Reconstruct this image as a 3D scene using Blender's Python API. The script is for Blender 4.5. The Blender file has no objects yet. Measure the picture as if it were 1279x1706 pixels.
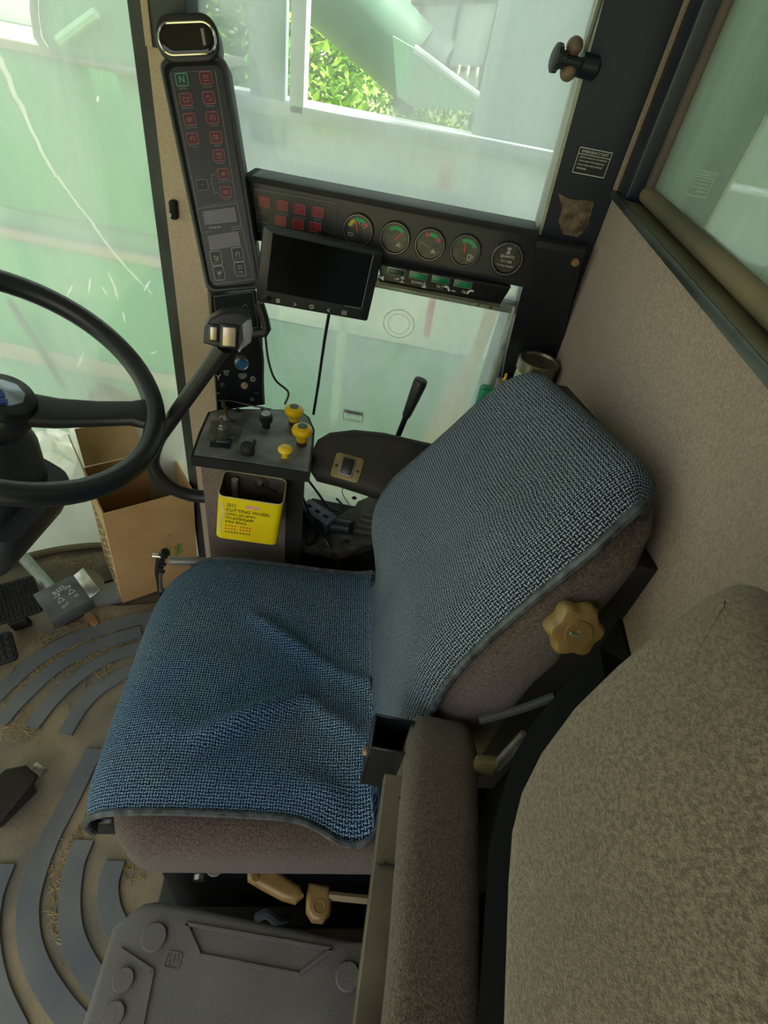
import bpy, bmesh, math, random
from mathutils import Vector as V, Matrix as M
random.seed(7)
PI = math.pi
SC = bpy.context.scene
COL = SC.collection

# ---------------------------------------------------------------- camera, sky, sun, exposure
FPX, CX, CY = 900.0, 639.5, 853.0
ROLL, PITCH = math.atan(.195), math.atan(.9)
CAM = V((0, 0, 1.28))
CF = V((0, math.cos(PITCH), -math.sin(PITCH)))
CU = V((0, math.sin(PITCH), math.cos(PITCH)))
CR = V((1, 0, 0))
IR = CR * math.cos(ROLL) + CU * math.sin(ROLL)
IU = CU * math.cos(ROLL) - CR * math.sin(ROLL)
cd = bpy.data.cameras.new('camera')
cd.sensor_fit = 'VERTICAL'; cd.sensor_height = 36; cd.sensor_width = 27
cd.lens = FPX / 1706 * 36; cd.clip_start = .01; cd.clip_end = 300
cam = bpy.data.objects.new('camera', cd); COL.objects.link(cam)
cm = M.Identity(4)
for i in range(3):
    cm[i][0], cm[i][1], cm[i][2], cm[i][3] = IR[i], IU[i], -CF[i], CAM[i]
cam.matrix_world = cm
SC.camera = cam
SC.view_settings.view_transform = 'Standard'
SC.view_settings.look = 'None'
SC.view_settings.gamma = 1
SC.view_settings.use_curve_mapping = False
SC.view_settings.exposure = 1.75

w = bpy.data.worlds.new('sky'); SC.world = w; w.use_nodes = True
wn = w.node_tree.nodes; wl = w.node_tree.links
sky = wn.new('ShaderNodeTexSky'); sky.sky_type = 'NISHITA'; sky.sun_disc = False
SEL, SAZ = math.radians(45), math.radians(82)
sky.sun_elevation = SEL; sky.sun_rotation = SAZ
sky.air_density = 1.3; sky.dust_density = 4.0; sky.ozone_density = 1.0
hz = wn.new('ShaderNodeMix'); hz.data_type = 'RGBA'; hz.inputs['Factor'].default_value = .6      # thin bright summer haze over the blue
wl.new(sky.outputs[0], hz.inputs['A']); hz.inputs['B'].default_value = (5.6, 5.1, 4.5, 1)
wl.new(hz.outputs['Result'], wn['Background'].inputs[0]); wn['Background'].inputs[1].default_value = .16
sd = bpy.data.lights.new('sun', 'SUN'); sd.energy = 6.0; sd.angle = math.radians(1.5); sd.color = (1, .94, .84)
sun = bpy.data.objects.new('sun', sd); COL.objects.link(sun)
# sun high over the rear right of the cab
sdir = V((math.cos(SEL) * math.sin(SAZ), math.cos(SEL) * math.cos(SAZ), math.sin(SEL)))
sun.rotation_euler = sdir.to_track_quat('Z', 'Y').to_euler(); sun.location = sdir * 20

# ---------------------------------------------------------------- pixel helpers (a pixel gives a direction only)
def ray(x, y): return CF + IR * ((x - CX) / FPX) - IU * ((y - CY) / FPX)
def onX(x, y, X): d = ray(x, y); return CAM + d * (X / d.x)
def onY(x, y, Y): d = ray(x, y); return CAM + d * (Y / d.y)
def onZ(x, y, Z): d = ray(x, y); return CAM + d * ((Z - CAM.z) / d.z)
def FR(c, ex, ey):
    ex = V(ex).normalized(); ez = ex.cross(V(ey)).normalized(); ey = ez.cross(ex)
    m = M.Identity(4)
    for i in range(3):
        m[i][0], m[i][1], m[i][2], m[i][3] = ex[i], ey[i], ez[i], c[i]
    return m
def LOC(fr, x, y, h=0.0):
    """pixel -> local xy on the plane at height h of a frame"""
    n = V((fr[0][2], fr[1][2], fr[2][2])); o = fr.translation + n * h; d = ray(x, y)
    t = (o - CAM).dot(n) / d.dot(n)
    return fr.inverted() @ (CAM + d * t)

# ---------------------------------------------------------------- materials
def lin(h):
    h = h.lstrip('#'); r = []
    for i in (0, 2, 4):
        c = int(h[i:i + 2], 16) / 255
        r.append(c / 12.92 if c <= .04045 else ((c + .055) / 1.055) ** 2.4)
    return (*r, 1)
MATS = {}
def mat(name, c1, c2=None, rough=.6, metal=0, ns=30, nlo=.35, nhi=.65, bump=0, bs=200, bdist=.002, spec=.5, emit=None, es=1, det=6, coat=0):
    if name in MATS: return MATS[name]
    m = bpy.data.materials.new(name); m.use_nodes = True; MATS[name] = m
    N, Lk = m.node_tree.nodes, m.node_tree.links
    b = N['Principled BSDF']; b.inputs['Roughness'].default_value = rough; b.inputs['Metallic'].default_value = metal
    b.inputs['Specular IOR Level'].default_value = spec; b.inputs['Base Color'].default_value = lin(c1)
    b.inputs['Coat Weight'].default_value = coat
    tc = N.new('ShaderNodeTexCoord')
    if c2:
        n = N.new('ShaderNodeTexNoise'); n.inputs['Scale'].default_value = ns; n.inputs['Detail'].default_value = det
        Lk.new(tc.outputs['Object'], n.inputs['Vector'])
        r = N.new('ShaderNodeValToRGB'); r.color_ramp.elements[0].position = nlo; r.color_ramp.elements[1].position = nhi
        r.color_ramp.elements[0].color = lin(c1); r.color_ramp.elements[1].color = lin(c2)
        Lk.new(n.outputs['Fac'], r.inputs['Fac']); Lk.new(r.outputs[0], b.inputs['Base Color'])
    if bump:
        n2 = N.new('ShaderNodeTexNoise'); n2.inputs['Scale'].default_value = bs; n2.inputs['Detail'].default_value = 4
        Lk.new(tc.outputs['Object'], n2.inputs['Vector'])
        bp = N.new('ShaderNodeBump'); bp.inputs['Strength'].default_value = bump; bp.inputs['Distance'].default_value = bdist
        Lk.new(n2.outputs['Fac'], bp.inputs['Height']); Lk.new(bp.outputs[0], b.inputs['Normal'])
    if emit:
        b.inputs['Emission Color'].default_value = lin(emit); b.inputs['Emission Strength'].default_value = es
    return m
def fabric(name, c1, c2, c3, scale=420, bump=.5, big=6):
    """short woven pile: fine speckle, coarse shade variation, relief"""
    if name in MATS: return MATS[name]
    m = bpy.data.materials.new(name); m.use_nodes = True; MATS[name] = m
    N, Lk = m.node_tree.nodes, m.node_tree.links; b = N['Principled BSDF']
    b.inputs['Roughness'].default_value = .95; b.inputs['Specular IOR Level'].default_value = .15
    b.inputs['Sheen Weight'].default_value = .25
    tc = N.new('ShaderNodeTexCoord')
    vo = N.new('ShaderNodeTexVoronoi'); vo.inputs['Scale'].default_value = scale
    no = N.new('ShaderNodeTexNoise'); no.inputs['Scale'].default_value = scale * .45; no.inputs['Detail'].default_value = 3
    bg = N.new('ShaderNodeTexNoise'); bg.inputs['Scale'].default_value = big; bg.inputs['Detail'].default_value = 5
    for t in (vo, no, bg): Lk.new(tc.outputs['Object'], t.inputs['Vector'])
    r1 = N.new('ShaderNodeValToRGB'); r1.color_ramp.elements[0].position = .36; r1.color_ramp.elements[1].position = .64
    r1.color_ramp.elements[0].color = lin(c1); r1.color_ramp.elements[1].color = lin(c2)
    Lk.new(no.outputs['Fac'], r1.inputs['Fac'])
    r2 = N.new('ShaderNodeValToRGB'); r2.color_ramp.elements[0].position = .42; r2.color_ramp.elements[1].position = .75
    r2.color_ramp.elements[0].color = (0, 0, 0, 1); r2.color_ramp.elements[1].color = (1, 1, 1, 1)
    Lk.new(bg.outputs['Fac'], r2.inputs['Fac'])
    mx = N.new('ShaderNodeMix'); mx.data_type = 'RGBA'; mx.inputs['B'].default_value = lin(c3)
    ml = N.new('ShaderNodeMath'); ml.operation = 'MULTIPLY'; ml.inputs[1].default_value = .55
    Lk.new(r2.outputs[0], ml.inputs[0]); Lk.new(ml.outputs[0], mx.inputs['Factor'])
    Lk.new(r1.outputs[0], mx.inputs['A']); Lk.new(mx.outputs['Result'], b.inputs['Base Color'])
    bp = N.new('ShaderNodeBump'); bp.inputs['Strength'].default_value = bump; bp.inputs['Distance'].default_value = .002
    Lk.new(vo.outputs['Distance'], bp.inputs['Height']); Lk.new(bp.outputs[0], b.inputs['Normal'])
    return m
def weave(name, dark, light, dark2, light2, cell):
    """basket weave of pale thread over navy, laid out in metres on the UVs"""
    m = bpy.data.materials.new(name); m.use_nodes = True; MATS[name] = m
    N, Lk = m.node_tree.nodes, m.node_tree.links; b = N['Principled BSDF']
    b.inputs['Roughness'].default_value = .9; b.inputs['Specular IOR Level'].default_value = .2
    uv = N.new('ShaderNodeTexCoord')
    wob = N.new('ShaderNodeTexNoise'); wob.inputs['Scale'].default_value = 170; Lk.new(uv.outputs['UV'], wob.inputs['Vector'])
    add = N.new('ShaderNodeVectorMath'); add.operation = 'MULTIPLY_ADD'
    add.inputs[1].default_value = (cell * .9,) * 3
    Lk.new(wob.outputs['Color'], add.inputs[0]); Lk.new(uv.outputs['UV'], add.inputs[2])
    sc = N.new('ShaderNodeVectorMath'); sc.operation = 'SCALE'; sc.inputs['Scale'].default_value = 1 / cell
    Lk.new(add.outputs[0], sc.inputs[0])
    sp = N.new('ShaderNodeSeparateXYZ'); Lk.new(sc.outputs[0], sp.inputs[0])
    def math_(op, a, bb=None):
        n = N.new('ShaderNodeMath'); n.operation = op
        for i, x in enumerate((a, bb)):
            if x is None: continue
            if isinstance(x, (int, float)): n.inputs[i].default_value = x
            else: Lk.new(x, n.inputs[i])
        return n.outputs[0]
    fu, fv = math_('FLOOR', sp.outputs[0]), math_('FLOOR', sp.outputs[1])
    chk = math_('FLOORED_MODULO', math_('ADD', fu, fv), 2)
    ru = math_('ABSOLUTE', math_('SUBTRACT', math_('FRACT', sp.outputs[0]), .5))
    rv = math_('ABSOLUTE', math_('SUBTRACT', math_('FRACT', sp.outputs[1]), .5))
    # thread profile: bright on the middle line of each cell, along u or along v
    pu = math_('SUBTRACT', 1, math_('MULTIPLY', ru, 3.2)); pv = math_('SUBTRACT', 1, math_('MULTIPLY', rv, 3.2))
    h = math_('ADD', math_('MULTIPLY', chk, pu), math_('MULTIPLY', math_('SUBTRACT', 1, chk), pv))
    ra = N.new('ShaderNodeValToRGB'); ra.color_ramp.elements[0].position = .22; ra.color_ramp.elements[1].position = .62
    Lk.new(h, ra.inputs['Fac'])
    zn = N.new('ShaderNodeTexNoise'); zn.inputs['Scale'].default_value = 5; zn.inputs['Detail'].default_value = 4
    Lk.new(uv.outputs['UV'], zn.inputs['Vector'])
    zr = N.new('ShaderNodeValToRGB'); zr.color_ramp.elements[0].position = .4; zr.color_ramp.elements[1].position = .62
    Lk.new(zn.outputs['Fac'], zr.inputs['Fac'])
    def mix(fac, a, bb):
        n = N.new('ShaderNodeMix'); n.data_type = 'RGBA'; Lk.new(fac, n.inputs['Factor'])
        for k, x in (('A', a), ('B', bb)):
            if isinstance(x, tuple): n.inputs[k].default_value = x
            else: Lk.new(x, n.inputs[k])
        return n.outputs['Result']
    dk = mix(zr.outputs[0], lin(dark), lin(dark2)); lt = mix(zr.outputs[0], lin(light), lin(light2))
    Lk.new(mix(ra.outputs[0], dk, lt), b.inputs['Base Color'])
    bp = N.new('ShaderNodeBump'); bp.inputs['Strength'].default_value = .6; bp.inputs['Distance'].default_value = .002
    Lk.new(ra.outputs[0], bp.inputs['Height']); Lk.new(bp.outputs[0], b.inputs['Normal'])
    return m
def glass(name, tint, haze, lo, hi, scale=(3, 3, 3), base=.15, gloss=.06, nlo=.35, nhi=.7, wiped=None):
    """dusty pane: clear tinted glass with a film of dust that scatters daylight"""
    m = bpy.data.materials.new(name); m.use_nodes = True; MATS[name] = m
    N, Lk = m.node_tree.nodes, m.node_tree.links; N.remove(N['Principled BSDF'])
    tr = N.new('ShaderNodeBsdfTransparent'); tr.inputs[0].default_value = lin(tint)
    gl = N.new('ShaderNodeBsdfGlossy'); gl.inputs['Roughness'].default_value = .02
    fr = N.new('ShaderNodeFresnel'); fr.inputs['IOR'].default_value = 1.5
    fm = N.new('ShaderNodeMath'); fm.operation = 'ADD'; fm.inputs[1].default_value = gloss; Lk.new(fr.outputs[0], fm.inputs[0])
    m1 = N.new('ShaderNodeMixShader'); Lk.new(fm.outputs[0], m1.inputs[0]); Lk.new(tr.outputs[0], m1.inputs[1]); Lk.new(gl.outputs[0], m1.inputs[2])
    df = N.new('ShaderNodeBsdfDiffuse'); df.inputs[0].default_value = lin(haze)
    tl = N.new('ShaderNodeBsdfTranslucent'); tl.inputs[0].default_value = lin(haze)
    m2 = N.new('ShaderNodeMixShader'); m2.inputs[0].default_value = .6; Lk.new(df.outputs[0], m2.inputs[1]); Lk.new(tl.outputs[0], m2.inputs[2])
    tc = N.new('ShaderNodeTexCoord'); mp = N.new('ShaderNodeMapping'); mp.inputs['Scale'].default_value = scale
    Lk.new(tc.outputs['Object'], mp.inputs[0])
    n = N.new('ShaderNodeTexNoise'); n.inputs['Scale'].default_value = 1.6; n.inputs['Detail'].default_value = 7; n.inputs['Roughness'].default_value = .6
    n.inputs['Distortion'].default_value = .6
    Lk.new(mp.outputs[0], n.inputs['Vector'])
    mr = N.new('ShaderNodeMapRange'); mr.inputs['From Min'].default_value = nlo; mr.inputs['From Max'].default_value = nhi
    mr.inputs['To Min'].default_value = lo; mr.inputs['To Max'].default_value = hi
    Lk.new(n.outputs['Fac'], mr.inputs['Value'])
    fac = mr.outputs[0]
    if wiped:                                   # a patch somebody wiped clean: centre and radius on the pane
        vm = N.new('ShaderNodeVectorMath'); vm.operation = 'DISTANCE'; vm.inputs[1].default_value = wiped[:3]; Lk.new(tc.outputs['Object'], vm.inputs[0])
        nz = N.new('ShaderNodeMath'); nz.operation = 'MULTIPLY_ADD'; nz.inputs[1].default_value = .10; Lk.new(n.outputs['Fac'], nz.inputs[0]); Lk.new(vm.outputs['Value'], nz.inputs[2])
        wr = N.new('ShaderNodeMapRange'); wr.interpolation_type = 'SMOOTHSTEP'; wr.inputs['From Min'].default_value = wiped[3] * .55 + .05; wr.inputs['From Max'].default_value = wiped[3] * 1.2 + .05
        wr.inputs['To Min'].default_value = wiped[4]; Lk.new(nz.outputs[0], wr.inputs['Value'])
        mu = N.new('ShaderNodeMath'); mu.operation = 'MULTIPLY'; Lk.new(fac, mu.inputs[0]); Lk.new(wr.outputs[0], mu.inputs[1]); fac = mu.outputs[0]
    m3 = N.new('ShaderNodeMixShader'); Lk.new(fac, m3.inputs[0]); Lk.new(m1.outputs[0], m3.inputs[1]); Lk.new(m2.outputs[0], m3.inputs[2])
    Lk.new(m3.outputs[0], N['Material Output'].inputs[0])
    return m

BLK = mat('black_plastic', '#1b1c21', '#26272c', .45, ns=12)
BLKS = mat('black_satin', '#101116', '#191b22', .32, ns=9)
BLKM = mat('black_matte', '#16161a', '#201f20', .8, ns=15, bump=.2, bs=300)
NAVY = mat('pillar_black', '#0e1320', '#151d31', .38, ns=4)  # black paint, tinted blue for the sky it reflects
RUB = mat('rubber', '#17181b', '#232426', .7, ns=20)
DISPF = mat('display_face', '#16191c', '#1e2224', .42, ns=7)
GREYM = mat('grey_metal', '#6d6f70', '#8a8b88', .45, .5, ns=14)
STEEL = mat('steel', '#9a9a94', '#c4c3bb', .28, .9, ns=40)
BRASS = mat('brass', '#8a6a2c', '#c0a25a', .35, .85, ns=30)
YEL = mat('yellow_plastic', '#f0c400', '#e8b800', .35, ns=20, coat=.3)
TAN = mat('tan_plastic', '#776039', '#8a7146', .42, ns=25)
RED = mat('red_lens', '#6e1420', '#851c2a', .4, ns=60)
REDL = mat('red_line', '#d23a48', None, .5)
GRN = mat('green_lens', '#0f5a3c', '#177a50', .3, ns=50)
GRNL = mat('green_line', '#2fa070', None, .5)
WHT = mat('white_print', '#c9cbc8', None, .6)
GRYP = mat('grey_print', '#7d8280', None, .6)
LCD = mat('lcd_grey', '#4a4b4d', '#545554', .3, ns=30)
CARPET = fabric('carpet_beige', '#7f6c64', '#9a877d', '#78675f', 800, .5, 3)
SEATF = fabric('seat_brown', '#3d322e', '#665650', '#41352f', 900, .7, 8)
PASSF = fabric('seat_tan', '#594d43', '#7a6c5e', '#5b5046', 1000, .45, 7)
PADF = fabric('pad_brown', '#443a31', '#67594a', '#473d35', 900, .8, 8)
POSTF = fabric('post_fabric', '#b3a38d', '#c4b49d', '#b09f88', 700, .3, 6)
CONSF = fabric('console_carpet', '#62554f', '#86776f', '#62554f', 900, .6, 9)
WEAVE = weave('blue_weave', '#08172c', '#8aa6be', '#0a1c37', '#7396ba', .0040)
WEAVEB = weave('blue_weave_sheen', '#10161f', '#8796a6', '#0f1724', '#8e9fb2', .0040)  # back of the same cover, greyed partly for the sheen of the light
PIPE = mat('piping', '#1a1f27', '#4a5058', .5, ns=70, bump=.4, bs=180)

# ---------------------------------------------------------------- mesh helpers
class MB:
    def __init__(s): s.v = []; s.f = []; s.uv = {}
    def add(s, vs, fs):
        o = len(s.v); s.v += [tuple(p) for p in vs]; s.f += [tuple(i + o for i in f) for f in fs]; return s
    def bmadd(s, bm):
        bm.verts.index_update(); s.add([v.co[:] for v in bm.verts], [[v.index for v in f.verts] for f in bm.faces]); bm.free(); return s
    def box(s, x0, x1, y0, y1, z0, z1, bev=0, seg=2, m=None):
        bm = bmesh.new(); bmesh.ops.create_cube(bm, size=1)
        for v in bm.verts: v.co = ((x0 + x1) / 2 + v.co.x * (x1 - x0), (y0 + y1) / 2 + v.co.y * (y1 - y0), (z0 + z1) / 2 + v.co.z * (z1 - z0))
        if bev: bmesh.ops.bevel(bm, geom=bm.edges[:], offset=bev, segments=seg, affect='EDGES', profile=.5)
        if m: bmesh.ops.transform(bm, matrix=m, verts=bm.verts)
        return s.bmadd(bm)
    def tube(s, pts, r, n=10, closed=False, cap=True, flat=1.0):
        P = [V(p) for p in pts]; k = len(P); rs = r if isinstance(r, (list, tuple)) else [r] * k
        T = []
        for i in range(k):
            a = P[i - 1] if (i or closed) else P[0]; b = P[(i + 1) % k] if (i < k - 1 or closed) else P[-1]
            T.append((b - a).normalized())
        up = V((0, 0, 1)) if abs(T[0].z) < .9 else V((1, 0, 0))
        nx = T[0].cross(up).normalized(); vs = []; fs = []
        for i in range(k):
            nx = (nx - T[i] * nx.dot(T[i])).normalized(); ny = T[i].cross(nx)
            for j in range(n):
                a = 2 * PI * j / n; vs.append(P[i] + (nx * math.cos(a) + ny * math.sin(a) * flat) * rs[i])
        for i in range(k if closed else k - 1):
            for j in range(n):
                a, b = i * n + j, i * n + (j + 1) % n; c, d = ((i + 1) % k) * n + (j + 1) % n, ((i + 1) % k) * n + j
                fs.append((a, b, c, d))
        if cap and not closed: fs += [tuple(range(n - 1, -1, -1)), tuple(range((k - 1) * n, k * n))]
        return s.add(vs, fs)
    def cyl(s, p, q, r, r2=None, n=20): return s.tube([p, q], [r, r if r2 is None else r2], n)
    def lathe(s, prof, c=(0, 0, 0), ax=(0, 0, 1), n=28, lobes=0, amp=0):
        q = V((0, 0, 1)).rotation_difference(V(ax).normalized()); c = V(c); vs = []; fs = []; k = len(prof)
        for (r, z) in prof:
            for j in range(n):
                a = 2 * PI * j / n; rr = r * (1 + amp * math.cos(lobes * a)) if lobes else r
                vs.append(c + q @ V((rr * math.cos(a), rr * math.sin(a), z)))
        for i in range(k - 1):
            for j in range(n):
                fs.append((i * n + j, i * n + (j + 1) % n, (i + 1) * n + (j + 1) % n, (i + 1) * n + j))
        fs += [tuple(range(n - 1, -1, -1)), tuple(range((k - 1) * n, k * n))]
        return s.add(vs, fs)
    def prism(s, poly, z0, z1, m=None):
        n = len(poly); a = sum(poly[i][0] * poly[(i + 1) % n][1] - poly[(i + 1) % n][0] * poly[i][1] for i in range(n))
        if a < 0: poly = poly[::-1]
        vs = [V((p[0], p[1], z0)) for p in poly] + [V((p[0], p[1], z1)) for p in poly]
        if m: vs = [m @ v for v in vs]
        return s.add(vs, [tuple(range(n - 1, -1, -1)), tuple(range(n, 2 * n))] + [(i, (i + 1) % n, n + (i + 1) % n, n + i) for i in range(n)])
    def pillow(s, poly, z0, z1, r, rb=None, seg=5, dome=0, m=None):
        """prism with rounded rims (r at the front z1, rb at the back z0) and an optional domed front"""
        rb = r if rb is None else rb; n = len(poly)
        a = sum(poly[i][0] * poly[(i + 1) % n][1] - poly[(i + 1) % n][0] * poly[i][1] for i in range(n))
        if a < 0: poly = poly[::-1]
        P = [V((p[0], p[1])) for p in poly]; N_ = []
        for i in range(n):
            t = (P[(i + 1) % n] - P[i - 1]).normalized(); N_.append(V((-t.y, t.x)))
        cen = sum(P, V((0, 0))) / n
        rings = []
        for k in range(seg + 1):
            t = k / seg * PI / 2; rings.append((rb * (1 - math.sin(t)), z0 + rb * (1 - math.cos(t))))
        for k in range(seg + 1):
            t = k / seg * PI / 2; rings.append((r * (1 - math.cos(t)), z1 - r * (1 - math.sin(t))))
        vs = []; fs = []
        for d, z in rings: vs += [(*(P[i] + N_[i] * d), z) for i in range(n)]
        base = [P[i] + N_[i] * r for i in range(n)]; K = len(rings)
        for q in (.75, .5, .25):
            vs += [(*(cen + (p - cen) * q), z1 + dome * (1 - q * q)) for p in base]; K += 1
        for i in range(K - 1):
            for j in range(n): fs.append((i * n + j, i * n + (j + 1) % n, (i + 1) * n + (j + 1) % n, (i + 1) * n + j))
        fs.append(tuple(range(n - 1, -1, -1))); vs.append((cen.x, cen.y, z1 + dome)); fs += [((K - 1) * n + j, (K - 1) * n + (j + 1) % n, K * n) for j in range(n)]
        if m: vs = [m @ V(v) for v in vs]
        return s.add(vs, fs)
    def grid(s, fn, nu, nv, closed_v=False):
        vs = [fn(i / nu, j / nv) for i in range(nu + 1) for j in range(nv + 1)]
        return s.add(vs, [(i * (nv + 1) + j, (i + 1) * (nv + 1) + j, (i + 1) * (nv + 1) + j + 1, i * (nv + 1) + j + 1) for i in range(nu) for j in range(nv)])
    def loft(s, rings, cap=True):
        n = len(rings[0]); o = []
        for rg in rings: o += rg
        fs = [(i * n + j, i * n + (j + 1) % n, (i + 1) * n + (j + 1) % n, (i + 1) * n + j) for i in range(len(rings) - 1) for j in range(n)]
        if cap: fs += [tuple(range(n - 1, -1, -1)), tuple(range((len(rings) - 1) * n, len(rings) * n))]
        return s.add(o, fs)
    def build(s, name, m, parent=None, smooth=True, ang=38, **tags):
        me = bpy.data.meshes.new(name); me.from_pydata(s.v, [], s.f)
        if s.uv:
            l = me.uv_layers.new(name='UVMap')
            for lp in me.loops: l.data[lp.index].uv = s.uv[lp.vertex_index]
        bm = bmesh.new(); bm.from_mesh(me); bmesh.ops.recalc_face_normals(bm, faces=bm.faces); bm.to_mesh(me); bm.free()
        if smooth:
            for p in me.polygons: p.use_smooth = True
            me.set_sharp_from_angle(angle=math.radians(ang))
        me.materials.append(m)
        o = bpy.data.objects.new(name, me); COL.objects.link(o)
        if parent: o.parent = parent
        for k, v in tags.items(): o[k] = v
        return o
def thing(name, label, cat, m=None, group=None):
    o = bpy.data.objects.new(name, None); COL.objects.link(o); o.empty_display_size = .05
    if m is not None: o.matrix_world = m
    o['label'] = label; o['category'] = cat
    if group: o['group'] = group
    return o
def T(x, y, z): return M.Translation((x, y, z))
def text(s, size, parent, m, loc, name='lettering', align='CENTER', rot=0, ext=.0002, sx=1.0):
    cu = bpy.data.curves.new('t', 'FONT'); cu.body = s; cu.size = size; cu.align_x = align; cu.align_y = 'CENTER'
    cu.extrude = ext; cu.resolution_u = 2
    ob = bpy.data.objects.new('t', cu); COL.objects.link(ob)
    me = bpy.data.meshes.new_from_object(ob); bpy.data.objects.remove(ob); bpy.data.curves.remove(cu)
    mt = M.Translation(loc) @ M.Rotation(rot, 4, 'Z') @ M.Diagonal((sx, 1, 1, 1))
    me.transform(mt); me.materials.clear(); me.materials.append(m); me.name = name
    o = bpy.data.objects.new(name, me); COL.objects.link(o); o.parent = parent
    return o
def rrect(x0, x1, y0, y1, r, n=4):
    out = []
    for cx, cy, a in ((x1 - r, y1 - r, 0), (x0 + r, y1 - r, 90), (x0 + r, y0 + r, 180), (x1 - r, y0 + r, 270)):
        for k in range(n + 1):
            t = math.radians(a + 90 * k / n); out.append((cx + r * math.cos(t), cy + r * math.sin(t)))
    return out
def circ(cx, cy, r, n=20, ry=None): return [(cx + r * math.cos(2 * PI * k / n), cy + (ry or r) * math.sin(2 * PI * k / n)) for k in range(n)]
def outline(mb, poly, wd, z0, z1):
    """flat frame following a closed outline"""
    n = len(poly); P = [V((p[0], p[1])) for p in poly]; vs = []
    for i in range(n):
        t = (P[(i + 1) % n] - P[i - 1]).normalized(); nn = V((-t.y, t.x)) * wd / 2
        vs += [(*(P[i] + nn), z0), (*(P[i] - nn), z0), (*(P[i] + nn), z1), (*(P[i] - nn), z1)]
    fs = []
    for i in range(n):
        a, b = i * 4, ((i + 1) % n) * 4
        fs += [(a + 2, b + 2, b + 3, a + 3), (a, a + 2, b + 2, b)[::-1], (a + 1, b + 1, b + 3, a + 3)[::-1], (a, b, b + 1, a + 1)[::-1]]
    return mb.add(vs, fs)
def stroke(mb, pts, wd, z0, z1):
    for a, b in zip(pts[:-1], pts[1:]):
        a, b = V(a), V(b); d = (b - a)
        if d.length < 1e-6: continue
        nn = V((-d.y, d.x)).normalized() * wd / 2
        mb.prism([tuple(a + nn), tuple(b + nn), tuple(b - nn), tuple(a - nn)], z0, z1)
    return mb
def smooth_path(pts, n=6):
    P = [V(p) for p in pts]; out = []
    for i in range(len(P) - 1):
        p0 = P[i - 1] if i else P[0] * 2 - P[1]; p1, p2 = P[i], P[i + 1]; p3 = P[i + 2] if i + 2 < len(P) else P[-1] * 2 - P[-2]
        for k in range(n):
            t = k / n
            out.append(.5 * ((2 * p1) + (p2 - p0) * t + (2 * p0 - 5 * p1 + 4 * p2 - p3) * t * t + (3 * p1 - p0 - 3 * p2 + p3) * t ** 3))
    out.append(P[-1]); return out

# ================================================================ THE SETTING
def struct(name, mb, m, parent=None, **k):
    o = mb.build(name, m, parent, **k)
    if not parent: o['kind'] = 'structure'
    return o
def sgroup(name):
    o = bpy.data.objects.new(name, None); COL.objects.link(o); o['kind'] = 'structure'; o.empty_display_size = .05; return o
FLOORM = mat('floor_dirty', '#4f4a42', '#766a58', .85, ns=9, bump=.5, bs=120, bdist=.003)
WS = [(-.49, 1.045), (-.64, 1.045), (-.80, 1.03), (-.94, .965), (-1.05, .86), (-1.13, .70), (-1.18, .45), (-1.2, .1), (-1.2, -.6)]
WSP = smooth_path([(x, y, 0) for x, y in WS], 5)
struct('floor', MB().prism([(p.x, p.y) for p in WSP] + [(.40, -.6), (.40, 1.06), (-.49, 1.06)], -.06, 0), FLOORM)
struct('ceiling', MB().prism([(p.x * 1.04, p.y + (.07 if p.y > .8 else 0)) for p in WSP] + [(.42, -.6), (.42, 1.12), (-.49, 1.12)], 1.76, 1.84),
       mat('ceiling_liner', '#b5aa9a', '#c0b5a4', .95, ns=20))
# left side, unseen: solid behind the open door, added to cut light inside
wl_ = sgroup('wall_left_unseen')
MB().box(.10, .40, -.66, -.6, 0, 1.76).build('rear_quarter', mat('liner_dark', '#4a4540', '#5a534c', .9, ns=8), wl_)
MB().box(-1.2, .10, -.66, -.6, 1.62, 1.76).build('door_header', MATS['liner_dark'], wl_)
MB().box(-1.2, -1.02, -.66, -.6, 0, 1.62).build('door_post', MATS['liner_dark'], wl_)
# rear wall: carpet up to the ledge
struct('wall_rear', MB().box(.254, .40, -.6, 1.06, 0, 1.126), CARPET)
struct('wall_shade_sheet', MB().box(.2505, .256, -.6, .62, .0, .875, .002), mat('wall_shade_black', '#0d0c0c', '#15130f', .85, ns=9, spec=.2))  # black sheet added for the shade on the wall by the seats
LEDGEM = mat('ledge_paint', '#57523f', '#6e6850', .45, ns=7)
tr = sgroup('trim_1')
MB().box(.2515, .282, -.6, .985, 1.126, 1.1365, .001).build('ledge', LEDGEM, tr)
MB().box(.249, .2515, -.6, .985, 1.1265, 1.1368, .0005).build('ledge_edge', mat('ledge_edge', '#1d2224', '#484f50', .35, ns=14), tr)
# rear window
rw = sgroup('window_3')
MB().box(.253, .31, .915, .99, 1.137, 1.76, .004).build('window_frame', NAVY, rw)
MB().box(.255, .31, -.6, .915, 1.70, 1.76, .004).build('window_frame', NAVY, rw)
SEALM = mat('dusty_seal', '#4d4a3a', '#77694e', .75, ns=5)
MB().tube([(.282, y, 1.1480) for y in (-.6, 0, .5, .915)], .0115, 12).build('window_seal', SEALM, rw)
MB().tube([(.282, .913, z) for z in (1.15, 1.4, 1.72)], .009, 10).build('window_seal', mat('seal_purple', '#3b3234', '#574a46', .7, ns=14), rw)
GLR = glass('glass_rear', '#dcefe4', '#dceae2', .22, .34, (4, 4, 2), gloss=.32)
MB().box(.284, .289, -.6, .912, 1.145, 1.76).build('pane', GLR, rw, smooth=False)
MB().box(.2485, .2555, .972, .985, 1.137, 1.76, .002).build('fabric_strip', CARPET, rw)

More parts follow.
